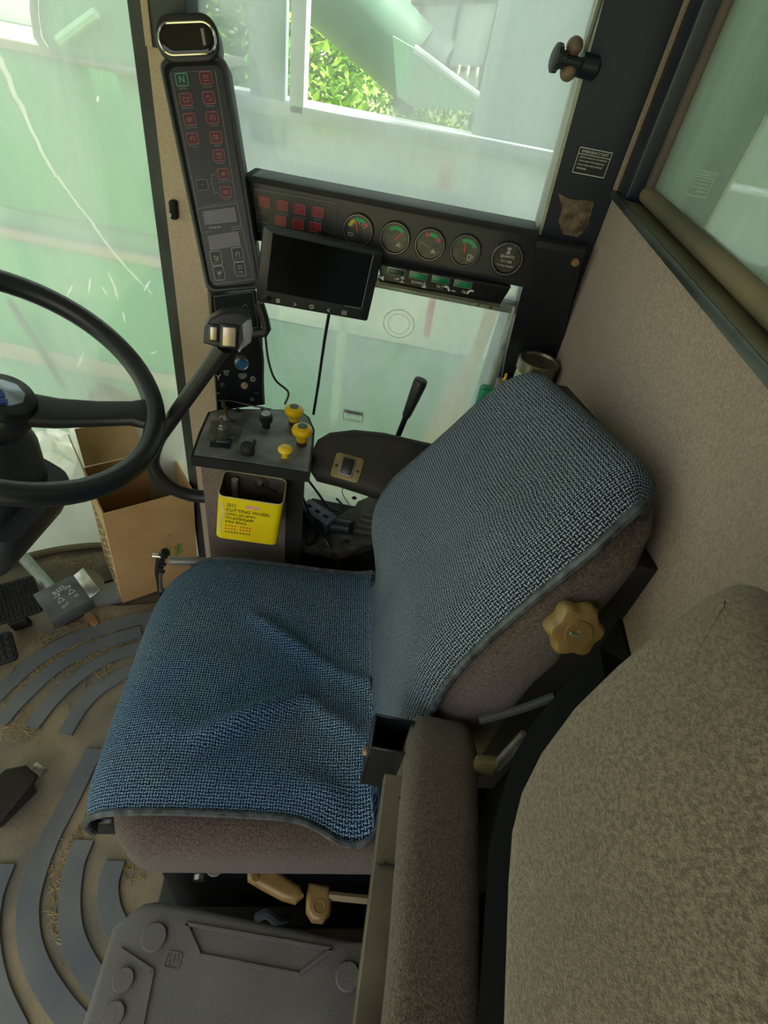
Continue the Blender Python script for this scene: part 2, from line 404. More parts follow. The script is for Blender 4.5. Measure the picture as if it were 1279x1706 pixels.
# right side: rear pillar
def xz(px, py, Y): p = onY(px, py, Y); return (p.x, p.z)
pl = sgroup('trim_2')
Mxz = M.Rotation(PI / 2, 4, 'X')           # local (x,y,z) -> world (x,-z,y)
MB().prism([(.133, 1.76), (.2, 0), (.30, 0), (.30, 1.76)], -1.06, -.985, Mxz).build('pillar', NAVY, pl)
# bright edge moulding along the pillar
MB().prism([(.125, 1.76), (.1615, 1.02), (.1665, 1.02), (.131, 1.76)], -1.03, -.983, Mxz).build('edge_moulding', mat('moulding', '#9a9c92', '#b9b8a8', .35, .4, ns=20), pl)
# worn patch where the fabric tore off
worn = [(930, 322), (950, 332), (990, 335), (985, 352), (978, 380), (962, 395), (938, 390), (930, 370), (936, 348)]
MB().prism([xz(a, b, .983) for a, b in worn], -.985, -.9825, Mxz).build('worn_patch', mat('worn_felt', '#3f332b', '#7a6a5a', .95, ns=60, bump=.8, bs=200), pl)
# lower pillar cover with bolt
lc = sgroup('trim_3')
cov = [(868, 402), (975, 406), (968, 438), (934, 560), (925, 640), (838, 640), (845, 590), (862, 500), (890, 405)]
cov = [(895, 402), (978, 408), (966, 440), (926, 600), (915, 690), (825, 690), (842, 590), (868, 482)]
MB().prism([xz(a, b, .965) for a, b in cov], -.985, -.955, Mxz).build('cover_plate', BLKS, lc)
q = onY(958, 437, .955); MB().lathe([(.0, 0), (.007, 0), (.006, .004), (.0, .005)], q, (0, -1, 0), 12).build('bolt', mat('rusty_bolt', '#6b4a36', '#9a7a5e', .6, .4, ns=80), lc)
q0, q1 = onY(893, 402, .955), onY(978, 410, .955)
MB().box(q0.x, q1.x, .948, .985, q0.z - .008, q0.z + .003, .002).build('cover_lip', BLKM, lc)

# front right corner post
ap = sgroup('trim_4')
MB().box(-.468, -.405, .985, 1.05, 0, 1.20).build('post_cover', POSTF, ap)
MB().box(-.468, -.458, .98, 1.05, 1.20, 1.76).build('post_strip', POSTF, ap)
MB().box(-.459, -.405, .982, 1.05, 1.20, 1.76, .004).build('post_upper_cover', mat('post_grey', '#2f3338', '#3a3e42', .5, ns=8), ap)
MB().box(-.495, -.468, .992, 1.06, 0, 1.76, .005).build('rubber_seal', mat('seal_grey', '#2c302f', '#474d49', .6, ns=9), ap)
q = onY(292, 348, .984); MB().box(q.x - .006, q.x + .006, .97, .986, q.z - .015, q.z + .015, .004).build('latch', BLKM, ap)
MB().cyl((q.x - .004, .966, q.z - .006), (q.x - .004, .972, q.z - .006), .004, n=10).build('screw', STEEL, ap)

# right side window
GLS = glass('glass_side', '#eaf4f0', '#e4ecf0', .30, .62, (3, 3, 1.6), gloss=.0, nlo=.36, nhi=.68, wiped=(-.195, 1.03, 1.245, .125, .12))
w1 = sgroup('window_1')
MB().box(-.41, .21, 1.028, 1.033, .10, 1.76).build('pane', GLS, w1, smooth=False)
MB().box(-.41, .21, 1.00, 1.06, .0, .12, .004).build('window_sill', mat('sill_cream', '#8f8a78', '#b5ad98', .7, ns=12), w1)
FRM = mat('alu_frame', '#7f8a84', '#a3aca5', .4, .3, ns=30)
MB().box(-.33, .19, 1.005, 1.03, .915, .932, .002).build('frame_rail', FRM, w1)
MB().box(.158, .172, 1.0, 1.03, .12, .93, .002).build('frame_stile', FRM, w1)
# faint warning label on the lower glass
q = onY(588, 693, 1.027); fr_ = T(q.x, 1.0275, q.z) @ M.Rotation(PI / 2, 4, 'X')
dec = sgroup('trim_5'); dec.matrix_world = fr_
mb = MB(); outline(mb, rrect(-.022, .022, -.013, .013, .003), .0014, 0, .0004); mb.box(-.0205, .0205, .004, .0118, 0, .0004)
mb.build('warning_label', WHT, dec)
for k, s_ in enumerate(('WARNING', 'KEEP HANDS CLEAR', 'OF MOVING PARTS')):
    text(s_, .0055 if k == 0 else .0038, dec, BLKM if k == 0 else WHT, (0, .0078 - k * .0095 + (0 if k == 0 else .002), .0005))

# ring left on the dusty glass by something round
q = onY(664, 540, 1.027)
for r_, w_ in ((.030, .0016), (.021, .0010)):
    mb = MB(); outline(mb, circ(q.x, q.z, r_, 28, r_ * .93), w_, 0, .0003); mb.v = [(x, 1.0278 - z, y) for x, y, z in mb.v]; mb.build('ring_mark', mat('dust_white', '#cfd4d4', '#e0e4e4', .9, ns=90), w1)
# front windscreen, curved round the corner
GLF = glass('glass_front', '#dff3e6', '#eaf3ee', .42, .66, (2.5, 2.5, 1.0), gloss=.0, nlo=.4, nhi=.75)
w2 = sgroup('window_2')
mb = MB(); mb.grid(lambda i, j: (WSP[round(i * (len(WSP) - 1))].x, WSP[round(i * (len(WSP) - 1))].y, .015 + 1.745 * j), len(WSP) - 1, 1)
mb.build('pane', GLF, w2)
mb = MB(); mb.tube([(p.x * .995, p.y - .004, .012) for p in WSP], .010, 8); mb.build('window_seal', SEALM, w2)
# long crack in the windscreen
def on_ws(px, py_):
    d = ray(px, py_); best = None
    for a, b in zip(WSP[:-1], WSP[1:]):
        e = b - a; den = d.x * e.y - d.y * e.x
        if abs(den) < 1e-9: continue
        t = (a.x * e.y - a.y * e.x) / den; s_ = (a.x * d.y - a.y * d.x) / den
        if t > 0 and -1e-6 <= s_ <= 1.000001 and (best is None or t < best): best = t
    return CAM + d * (best or 1.4)
ck = [(-10, 85), (8, 118), (22, 158), (34, 178), (52, 215), (72, 258), (92, 292), (108, 312), (130, 342), (150, 366), (170, 396), (190, 422), (212, 448), (236, 474), (262, 500)]
pts = [on_ws(a, b) for a, b in ck]; pts = [p + (p - CAM).normalized() * .0015 for p in pts]
rs = [1.4 * r_ for r_ in (.0058, .0062, .0044, .0055, .0036, .0032, .0034, .0028, .0024, .0026, .0022, .0020, .0020, .0016, .0010)]
CRK = mat('crack_white', '#e8e6cf', '#f4f2e6', .6, ns=60)
CRK.node_tree.nodes['Principled BSDF'].inputs['Transmission Weight'].default_value = 0
_tl = CRK.node_tree.nodes.new('ShaderNodeBsdfTranslucent'); _tl.inputs[0].default_value = (.95, .95, .88, 1)
_mx = CRK.node_tree.nodes.new('ShaderNodeMixShader'); _mx.inputs[0].default_value = .85
CRK.node_tree.links.new(CRK.node_tree.nodes['Principled BSDF'].outputs[0], _mx.inputs[1]); CRK.node_tree.links.new(_tl.outputs[0], _mx.inputs[2])
CRK.node_tree.links.new(_mx.outputs[0], CRK.node_tree.nodes['Material Output'].inputs[0])
def ribbon(pts, rs):
    mb = MB(); n = len(pts)
    for i, p in enumerate(pts):
        t = (pts[min(i + 1, n - 1)] - pts[max(i - 1, 0)]).normalized(); s_ = t.cross((p - CAM).normalized()).normalized() * rs[i]
        mb.v += [tuple(p - s_), tuple(p + s_)]
    mb.f = [(2 * i, 2 * i + 1, 2 * i + 3, 2 * i + 2) for i in range(n - 1)]
    return mb
rnd = random.Random(4); pf, rf = [], []
for i in range(len(pts) - 1):
    for k in range(4):
        t = k / 4; pf.append(pts[i].lerp(pts[i + 1], t) + V((rnd.uniform(-1, 1), 0, rnd.uniform(-1, 1))) * .0012); rf.append((rs[i] * (1 - t) + rs[i + 1] * t) * rnd.uniform(.55, 1.05) * .8)
ribbon(pf, rf).build('crack', CRK, w2)
# dried splash marks
for a, b, l, an in [(180, 455, 34, -65), (168, 475, 22, -60), (190, 480, 20, -70), (112, 492, 18, 60), (148, 488, 24, 85), (130, 612, 26, 70), (240, 485, 20, 60), (158, 600, 8, 0), (205, 520, 18, -80), (162, 170, 10, 80), (250, 590, 12, 20)]:
    p = on_ws(a, b); p2 = on_ws(a + l * math.cos(math.radians(an)), b - l * math.sin(math.radians(an)))
    p += (p - CAM).normalized() * .001; p2 += (p2 - CAM).normalized() * .001
    ribbon([p, p.lerp(p2, .5), p2], [.0010, .0024, .0008]).build('splash_mark', CRK, w2)

# ================================================================ OUTSIDE
GRD = mat('ground', '#8a7d5e', '#6f8a3a', .95, ns=.6, bump=.6, bs=9, bdist=.05)
struct('ground', MB().box(-40, 40, -30, 60, -2.1, -1.9), GRD, smooth=False)
GPAN = mat('machine_green', '#3f9463', '#4fa572', .5, ns=2.2)
GPAN2 = mat('machine_green_dull', '#4d8a6a', '#5f9c7c', .6, ns=3)
PINK = mat('faded_stripe', '#a78f84', '#8fa08c', .8, ns=3)
PALE = mat('pale_sheet', '#e2e6e8', '#ccd3d8', .55, ns=2)
hv = thing('harvester_body', 'green sheet metal flank of a farm machine parked outside the glass', 'machine', T(-1.5, 2.3, -1.9))
YB = 2.3
def hb(a0, a1, z0, z1, m, nm, y=YB, th=.04, bev=.004):
    MB().box(a0 + 1.5, a1 + 1.5, y - YB, y - YB + th, z0 + 1.9, z1 + 1.9, bev).build(nm, m, hv)
def zline(px, py_, Y=YB): return onY(px, py_, Y).z
ztop = zline(100, 98)
hb(-5.5, -1.08, zline(100, 362), ztop, GPAN, 'upper_panel')
hb(-5.5, -1.08, zline(100, 410), zline(100, 362) - .006, GPAN2, 'seam_panel', YB + .02)
hb(-5.5, -1.08, zline(100, 412), zline(100, 398), PINK, 'faded_rail', YB - .02, .05)
hb(-5.5, -1.08, zline(100, 590), zline(100, 413), GPAN, 'middle_panel')
hb(-5.5, -1.08, zline(100, 612), zline(100, 588), PINK, 'faded_rail', YB - .015, .05)
hb(-5.5, -1.08, zline(100, 725), zline(100, 612), GPAN2, 'lower_panel', YB + .01)
hb(-5.5, -1.08, -1.5, zline(100, 725), mat('skirt_cream', '#c9c6b4', '#b3ae9a', .8, ns=4), 'skirt', YB + .05)
hb(-5.5, -1.08, ztop, ztop + .03, PINK, 'top_rail', YB - .02, 1.0)
hb(-5.5, -1.55, ztop + .03, ztop + .15, PALE, 'roof_sheet', YB + .5, .8)
# rounded door window of the parked machine
a = [xz(58, -60, 2.2), xz(58, 20, 2.2), xz(64, 62, 2.2), xz(78, 84, 2.2), xz(98, 96, 2.2), xz(228, 120, 2.2), xz(240, -60, 2.2)]
MB().prism([(x + 1.5, z + 1.9) for x, z in a], 2.3 - 2.26, 2.3 - 2.22, Mxz).build('door_panel', GPAN2, hv)
mb = MB(); mb.tube([(x + 1.5, -.105, z + 1.9) for x, z in a[:6]], .012, 8); mb.build('door_edge', mat('dark_edge', '#5d6a62', '#7a857c', .6, ns=9), hv)
q0, q1 = onY(98, 68, 2.18), onY(160, 22, 2.18)
MB().tube([(q0.x + 1.5, -.12, q0.z + 1.9), (q1.x + 1.5, -.12, q1.z + 1.9)], .016, 8).build('grab_handle', mat('mint_rod', '#8fbfa0', '#a5cdb2', .6, ns=9), hv)
# diagonal brace
q0, q1 = onY(15, 500, 2.25), onY(110, 650, 2.25)
MB().tube([(q0.x + 1.5, -.05, q0.z + 1.9), (q1.x + 1.5, -.05, q1.z + 1.9)], .014, 8).build('brace_rod', mat('brace', '#4d6a5a', '#3d5248', .6, ns=9), hv)
# part of the machine behind the side window
hb(-1.06, .75, zline(600, 560), zline(600, 190), PALE, 'grey_sheet')
hb(-1.06, .75, zline(600, 770), zline(600, 562), GPAN2, 'lower_panel', YB - .01)
hb(-1.06, .75, -1.5, zline(600, 772), MATS['skirt_cream'], 'skirt', YB + .02)
hb(-1.06, .75, zline(600, 200) - .03, zline(600, 192), mat('platform_grey', '#9aa0a4', '#b5babb', .6, ns=3), 'platform_edge', YB - .06, .2)
q0, q1 = onY(575, 500, 2.2), onY(560, 700, 2.2)
MB().tube([(q0.x + 1.5, -.1, q0.z + 1.9), (q0.x + 1.5, -.1, q1.z + 1.9)], .02, 8).build('vertical_pipe', mat('pale_green', '#a9c9a4', '#8fb58f', .6, ns=5), hv)
q0, q1 = onY(722, 490, 2.2), onY(714, 560, 2.2)
MB().tube([(q0.x + 1.5, -.1, q0.z + 1.9), (q0.x + 1.505, -.1, q1.z + 1.9)], .014, 8).build('red_marker', mat('red_paint', '#c2344a', '#d0465a', .6, ns=9), hv)
q = onY(742, 298, 2.2); MB().box(q.x + 1.475, q.x + 1.525, -.08, -.05, q.z + 1.86, q.z + 1.94, .01).build('red_marker', mat('pink_paint', '#c98a92', '#d6a0a6', .6, ns=9), hv)
# posts of the opening above
for px in (495,):
    q = onY(px, 160, 2.25); MB().box(q.x + 1.5 - .025, q.x + 1.5 + .025, -.06, 0, q.z + 1.9 - .05, q.z + 2.9, .004).build('opening_post', mat('platform_grey', '#9aa0a4'), hv)
q = onY(440, 90, 2.25); MB().box(q.x + 1.5 - .06, q.x + 1.5 + .06, -.02, .03, q.z + 1.9 - .25, q.z + 2.9, .004).build('side_panel', mat('grey_green', '#7f9a90', '#93aaa0', .6, ns=4), hv)

_a = onY(800, 150, 2.28); _b = onY(1010, 150, 2.28)
MB().box(_a.x + 1.5, _b.x + 1.8, -.03, .0, zline(850, 235) + 1.9, 3.7, .004).build('glare_sheet', mat('glare_pale_blue', '#dbe4ec', '#c4d2de', .5, ns=2), hv)  # pale sheet added for the glare at the right of the window
# unloading auger and its shield
q0, q1 = onY(520, -60, 3.2), onY(690, 110, 3.2)
au = thing('unloading_auger', 'thick dull green auger tube slanting past the open view outside the side window', 'auger', T(q1.x, 3.2, q1.z))
MB().cyl(q0 - V((q1.x, 3.2, q1.z)), V((0, 0, 0)), .17, .15, 20).build('tube', mat('auger_green', '#4d6d5c', '#64806e', .5, ns=3), au)
MB().cyl(V((0, 0, 0)), (q1 - q0).normalized() * .1, .18, .17, 20).build('end_collar', mat('dark_iron', '#3a3f42', '#4d5357', .6, ns=6), au)
sh = [(655, 60), (690, 80), (800, 162), (800, 185), (690, 178), (662, 160)]
q = onY(720, 160, 2.6)
s = thing('shield_plate', 'green triangular metal shield below the auger tube outside', 'plate', T(q.x, 2.6, q.z))
MB().prism([(xz(a, b, 2.6)[0] - q.x, xz(a, b, 2.6)[1] - q.z) for a, b in sh], -.02, .02, Mxz).build('plate', mat('pale_machine_green', '#7fae8a', '#8fbd98', .6, ns=3), s)
p0, p1 = onY(690, 80, 2.58), onY(800, 162, 2.58)
MB().tube([p0 - V((q.x, 2.6, q.z)), p1 - V((q.x, 2.6, q.z))], .012, 8).build('rim', PALE, s)
# wire crate with odds and ends
q = onY(790, 60, 4.0)
c = thing('wire_crate', 'wire crate on the far side of the parked machine with red and blue contents', 'crate', T(q.x, 4.0, q.z - .3))
MB().box(-.28, .28, -.02, .02, 0, .75, .01).build('back_sheet', PALE, c)
for k in range(4): MB().tube([(-.32 + .2 * k, -.04, -.02), (-.32 + .2 * k + .03, -.04, .8)], .012, 6).build('wire', mat('dark_iron', '#3a3f42'), c)
for k in range(3): MB().tube([(-.36, -.05, .1 + .28 * k), (.36, -.05, .22 + .28 * k)], .012, 6).build('wire', MATS['dark_iron'], c)
q = onY(715, 12, 4.1)
for k, (dx, dz, cc, nm) in enumerate(((-.12, .1, '#a8343c', 'red'), (.1, .05, '#3a62a8', 'blue'), (.0, -.12, '#b8b0a0', 'grey'))):
    o = MB().box(-.09, .09, -.08, .08, 0, .2, .02).build('plastic_tub', mat('tub_' + nm, cc, None, .6)); o.matrix_world = T(q.x + dx, 4.1, q.z + dz)
    o['label'] = nm + ' plastic tub beside the wire crate outside'; o['category'] = 'tub'; o['group'] = 'tubs by the wire crate'
# four pale slats of a pallet
for k in range(4):
    p0, p1 = onY(765 + 15 * k, 108 + 2 * k, 3.4), onY(758 + 17 * k, 140 + 3 * k, 3.4)
    o = MB().tube([(0, 0, 0), p1 - p0], .022, 4, flat=.4).build('wooden_slat', mat('slat_pale', '#d9d2bd', '#e4decb', .8, ns=6)); o.location = p0
    o['label'] = 'short pale slat standing in the row beyond the auger shield'; o['category'] = 'slat'; o['group'] = 'pale slats beyond the shield'
# planks leaning outside the lower side window
WOOD = mat('pale_wood', '#c99a58', '#d9b072', .8, ns=8)
for k, poly in enumerate(([(812, 500), (838, 498), (800, 600), (760, 730), (705, 735), (742, 650), (786, 585)], [(842, 492), (868, 490), (858, 560), (838, 600), (826, 650), (800, 650), (826, 560)])):
    Yp = 1.9 + .08 * k; q = onY(poly[0][0], poly[0][1], Yp)
    foot = [onY(poly[3][0], poly[3][1], Yp), onY(poly[4][0], poly[4][1], Yp)]; foot = [(p.x - q.x - .05 * (p.z + 1.9), -1.9 - q.z) for p in foot]
    o = MB().prism(foot + [(xz(a, b, 1.9 + .08 * k)[0] - q.x, xz(a, b, 1.9 + .08 * k)[1] - q.z) for a, b in poly[4:] + poly[:4]], -.015, .015, Mxz).build('plank', WOOD)
    o.location = q; o['label'] = ('long jagged pale plank leaning outside the lower side window' if k == 0 else 'short pale plank outside the side window next to the pillar'); o['category'] = 'plank'
# pale rubble seen through the wheel
RUBB = mat('rubble_white', '#d8d4cc', '#aaa7a4', .85, ns=7, bump=.6, bs=15)
for k, (a, b, s) in enumerate([(72, 735, .13), (98, 728, .10), (88, 762, .12), (120, 745, .12), (112, 780, .10), (68, 785, .11), (132, 722, .08), (140, 770, .08)]):
    p = onY(a, b, 2.0); bm = bmesh.new(); bmesh.ops.create_icosphere(bm, subdivisions=1, radius=s * .72)
    for v_ in bm.verts: v_.co *= random.uniform(.6, 1.15); v_.co.y *= .6
    o = MB().bmadd(bm).build('rubble_chunk', RUBB, smooth=False); o.location = p
    o['label'] = 'pale broken chunk heaped against the machine outside the windscreen'; o['category'] = 'rubble'; o['group'] = 'rubble heap outside'
rb = onY(100, 830, 2.0)
o = MB().box(-.55, .45, -.14, .22, -1.9 - rb.z, .06, .03).build('rubble_mound', RUBB); o.location = rb
o['label'] = 'pale mound of rubble under the broken chunks outside the windscreen'; o['category'] = 'rubble'
# bushes and grass in the sun
LEAF = mat('leaf', '#4f8a1c', '#9cc43a', .6, ns=3)
def bush(x, y, z, rx, rz, n, label, seed):
    n *= 3; rnd = random.Random(seed); t = thing('bush', label, 'bush', T(x, y, z), 'bushes in the sun beyond the machine'); mb = MB()
    for _ in range(n):
        d = V((rnd.gauss(0, 1), rnd.gauss(0, 1), rnd.gauss(0, 1))).normalized() * rnd.uniform(.55, 1)
        p = V((d.x * rx, d.y * rx * .7, rz + d.z * rz)); a = V((rnd.uniform(-1, 1), rnd.uniform(-1, 1), rnd.uniform(-1, 1))).normalized() * .085
        b = a.cross(V((rnd.uniform(-1, 1), rnd.uniform(-1, 1), 1))).normalized() * .045
        mb.add([p - a, p + b, p + a, p - b], [(0, 1, 2, 3)])
    mb.build('foliage', LEAF, t, smooth=False, kind='stuff')
    MB().cyl((0, 0, 0), (.1, 0, rz), .1, .05, 8).build('trunk', mat('bark', '#5a4a38', '#6d5b46', .9, ns=9), t)
bush(-2.6, 9.2, -1.9, 1.5, 2.3, 2600, 'tall sunlit leafy bush at the edge of the grass outside', 1)
bush(-5.8, 14.5, -1.9, 2.6, 2.2, 2600, 'broad leafy bush beyond the roof of the parked machine', 2)
bush(.2, 17, -1.9, 2.6, 2.1, 2400, 'leafy bush standing far behind the auger tube', 3)
bush(-12.6, 13, -1.9, 3.2, 2.4, 2600, 'wide sunlit bush beyond the front of the parked machine', 4)
rnd = random.Random(5); mb = MB()
for _ in range(9000):
    x = rnd.uniform(-6.5, 3); y = rnd.uniform(6.5, 24); h = rnd.uniform(.2, .75); a = rnd.uniform(0, PI); dx, dy = math.cos(a) * .03, math.sin(a) * .03
    mb.add([(x - dx, y - dy, -1.9), (x + dx, y + dy, -1.9), (x + rnd.uniform(-.2, .2), y + rnd.uniform(-.2, .2), -1.9 + h)], [(0, 1, 2)])
o = mb.build('grass', mat('grass_blade', '#7da838', '#c3cf66', .7, ns=1.2), smooth=False); o['kind'] = 'stuff'; o['label'] = 'tall sunlit grass in the field beyond the machine'; o['category'] = 'grass'
# grain tank seen through the rear window
gt = thing('grain_tank', 'pale green grain tank interior behind the rear window', 'tank', T(1.0, .5, -.2))
TANK = mat('tank_green', '#bdd3c4', '#cddfd2', .6, ns=3)
MB().box(-.02, .02, -2.6, 1.5, 0, 3.2).build('back_sheet', TANK, gt)
MB().box(-.55, 0, 1.5, 1.54, 0, 3.2).build('side_sheet', TANK, gt)
MB().box(-.55, 0, -2.6, 1.5, .9, .94).build('floor_sheet', TANK, gt)
for k in range(4): MB().box(-.06, -.02, -2.2 + .95 * k, -2.14 + .95 * k, .95, 3.1, .005).build('stiffener', TANK, gt)

# ================================================================ DRIVER'S SEAT
SA = math.radians(9)
SEAT = T(-.33, .44, 0) @ M.Rotation(SA, 4, 'Z')
SI = SEAT.inverted()
seat = thing('driver_seat', 'brown fabric driver seat with tan adjusters under the blue cover', 'seat', SEAT)
# cover centre line: (u back along the seat, z up)
PR = smooth_path([V((a, b)) for a, b in [(-.030, .385), (-.034, .415), (-.022, .452), (.015, .478), (.08, .488), (.18, .484), (.28, .474), (.345, .474), (.370, .492), (.372, .56), (.372, .66), (.380, .74), (.405, .82), (.437, .89), (.466, .945), (.492, .985), (.516, 1.002), (.540, .996), (.553, .975)]], 6)
def upr(z):
    """front of the backrest at height z"""
    pts = [(.492, .370), (.56, .372), (.66, .372), (.74, .380), (.82, .405), (.89, .437), (.945, .466), (.985, .492), (1.06, .53)]
    for (a, ua), (b, ub) in zip(pts[:-1], pts[1:]):
        if z <= b: return ua + (ub - ua) * max(0, (z - a) / (b - a))
    return pts[-1][1]
MB().pillow(rrect(.004, .52, -.262, .235, .07, 6), .322, .456, .055, .03, 6).build('cushion', SEATF, seat)
def shear(u, v, z):
    """the worn backrest sags towards the window side"""
    r_ = max(0, min(1, (z - .47) / .1))
    u -= .05 * v * r_ + .030 * math.exp(-((z - .70) / .10) ** 2) * max(0, v / .2) * r_
    return (u, v, z - .19 * v * max(0, min(1, (z - .5) / .45)))
# backrest, lofted
rings = []
for k in range(17):
    z = .44 + .545 * k / 16; top = max(0, (z - .88) / .105)
    hw = (.214 - .012 * (z - .44)) * (1 - .30 * top ** 2.5); u0 = upr(z) + .027 + .02 * top ** 3; u1 = upr(z) + .132 - .055 * max(0, (z - .78) / .205)
    rings.append([shear(min(x, .566 + .158 * y), y, z) for x, y in rrect(u0, u1, -hw + .026, hw, .034, 5)])
MB().loft(rings).build('backrest', SEATF, seat, ang=70)
# rear shell of the backrest, widened in black for the shadow beside it
rings = []
for k in range(13):
    z = .46 + .46 * k / 12; hw = .206 - .02 * (z - .44)
    rings.append([shear(min(x, .583 + .158 * y), y, z) for x, y in rrect(upr(z) + .085, upr(z) + .185 - .03 * max(0, (z - .78) / .2), -hw + .028, hw - .02, .010, 3)])
MB().loft(rings).build('backrest_shade_shell', BLKM, seat)
MB().pillow(rrect(-.004, .50, -.250, .225, .07, 6), .292, .330, .010, .012, 3).build('seat_pan', mat('pan_grey', '#3c3d40', '#55565a', .5, ns=8), seat)
MB().pillow(rrect(.015, .49, -.238, .21, .06, 5), .255, .293, .012, .018, 3).build('suspension_bellows', RUB, seat)
MB().box(.055, .49, -.236, .19, .004, .262, .006).build('pedestal', BLKS, seat)
for u in (.115, .45):
    MB().lathe([(0, 0), (.010, 0), (.009, .007), (0, .009)], (u, -.236, .225), (0, -1, 0), 8).build('bolt', STEEL, seat)
# tan adjusters on the near side
def sl(px, py_, z): return SI @ onZ(px, py_, z)
def slv(px, py_, v):
    n = V((-math.sin(SA), math.cos(SA), 0)); o = SEAT @ V((0, v, 0)); d = ray(px, py_); t = (o - CAM).dot(n) / d.dot(n); return SI @ (CAM + d * t)
a = [sl(px, py_, .335) for px, py_ in ((412, 1440), (425, 1432), (445, 1434), (470, 1458), (500, 1478), (506, 1492), (492, 1504), (470, 1498), (440, 1482), (412, 1466))]
ac = sum(a, V()) / len(a)
MB().pillow([(p.x, p.y) for p in a], .318, .345, .006, .004, 3, m=None).build('adjuster_lever', TAN, seat)
p = sl(425, 1462, .346); MB().lathe([(0, 0), (.006, 0), (.005, .0015), (0, .0018)], (p.x, p.y, .345), (0, 0, 1), 12).build('lever_screw', mat('tan_dark', '#7a6238', None, .5), seat)
a = [sl(px, py_, .325) for px, py_ in ((514, 1472), (548, 1478), (552, 1500), (550, 1522), (538, 1536), (520, 1534), (510, 1518), (510, 1495))]
MB().pillow([(p.x, p.y) for p in a], .305, .335, .006, .004, 3).build('adjuster_lever', TAN, seat)
p = sl(532, 1510, .336); MB().lathe([(.006, -.001), (.0095, 0), (.0085, .002), (.006, .001)], (p.x, p.y, .334), (0, 0, 1), 16).build('lever_button', mat('tan_dark', '#7a6238'), seat)
p = sl(358, 1444, .335); MB().lathe([(.008, 0), (.0125, 0), (.012, .003), (.008, .003)], (p.x, p.y, .333), (0, 0, 1), 16).build('dial_ring', mat('dial_grey', '#8a8478', '#6d685f', .5, ns=40), seat)
p0, p1 = sl(548, 1492, .33), sl(625, 1500, .33); MB().tube([p0, p1], .006, 8).build('slide_rail', mat('rail_tan', '#7d6f58', '#94866c', .5, .3, ns=20), seat)
# star knob of the lumbar adjuster
p = slv(953, 1043, -.198)
MB().lathe([(0, -.03), (.011, -.03), (.012, -.010), (.0212, -.008), (.0248, -.002), (.0248, .008), (.0215, .0135), (.0158, .0148), (0, .0150)], p, (-.05, -1, .5), 60, 6, .10).build('star_knob', TAN, seat)
MB().lathe([(.0115, 0), (.0128, .0), (.0125, .0012), (.0115, .0012)], p + V((-.0007, -.0133, .0067)), (-.05, -1, .5), 28).build('knob_ring', mat('tan_dark', '#7a6238'), seat)
mb = MB(); 
for k in (-1, 1): mb.box(-.006 + .003 * k, .004 + .003 * k, -.0006, .0006, .0022 * k - .0012, .0022 * k + .0012)
o = mb.build('knob_mark', mat('teal_print', '#6f8a78', None, .6), seat); o.location = p + V((-.0007, -.0140, .0070)); o.rotation_euler = (math.radians(-26), math.radians(25), 0)
# recliner latch and rail behind the pad
p0, p1 = slv(822, 1275, -.25), slv(872, 1222, -.25)
MB().tube([p0, p1], .0035, 8).build('recliner_rod', STEEL, seat); d = V((.007, 0, -.006)); MB().tube([p0 + d, p1 + d], .0035, 8).build('recliner_rod', STEEL, seat)
MB().box(p0.x - .022, p0.x + .002, -.255, -.245, p0.z - .022, p0.z + .014, .002).build('recliner_bracket', mat('bracket_olive', '#5e5838', '#77704a', .5, .4, ns=30), seat)
p0, p1, p2 = slv(800, 1200, -.245), slv(865, 1182, -.246), slv(925, 1160, -.247)
MB().tube(smooth_path([p0, p1, p2], 4), .004, 8).build('seam_cord', RUB, seat)
# fore-and-aft adjuster at the front
p0, p1 = SI @ onY(283, 934, .66), SI @ onY(345, 936, .68)
MB().tube([p0, p1], .0085, 10).build('adjuster_rod', GREYM, seat)
pts = [SI @ onY(a, b, .655) for a, b in ((268, 990), (264, 955), (267, 930), (276, 920))]
MB().tube(smooth_path(pts, 4), [.006] * 4 + [.0075] * 5 + [.009] * 4, 8).build('adjuster_arm', BLKS, seat)
mb = MB()
for k in range(6):
    q = SI @ onY(267 + 3 * (k % 2) + k, 958 - 6 * k, .648); mb.box(q.x - .004, q.x + .004, q.y - .004, q.y + .003, q.z - .0015, q.z + .0015)
mb.build('ratchet_teeth', BLKM, seat)
q = SI @ onY(262, 926, .65); MB().cyl(q - V((.008, 0, 0)), q + V((.012, 0, 0)), .005, n=10).build('pivot_pin', STEEL, seat)
q0, q1 = SI @ onY(267, 953, .645), SI @ onY(268, 985, .645); MB().tube([q0, q1], .0035, 8).build('spring', STEEL, seat)

MB().box(.02, .50, -.268, .20, .001, .016, .004).build('base_plate', MATS['black_satin'], seat)
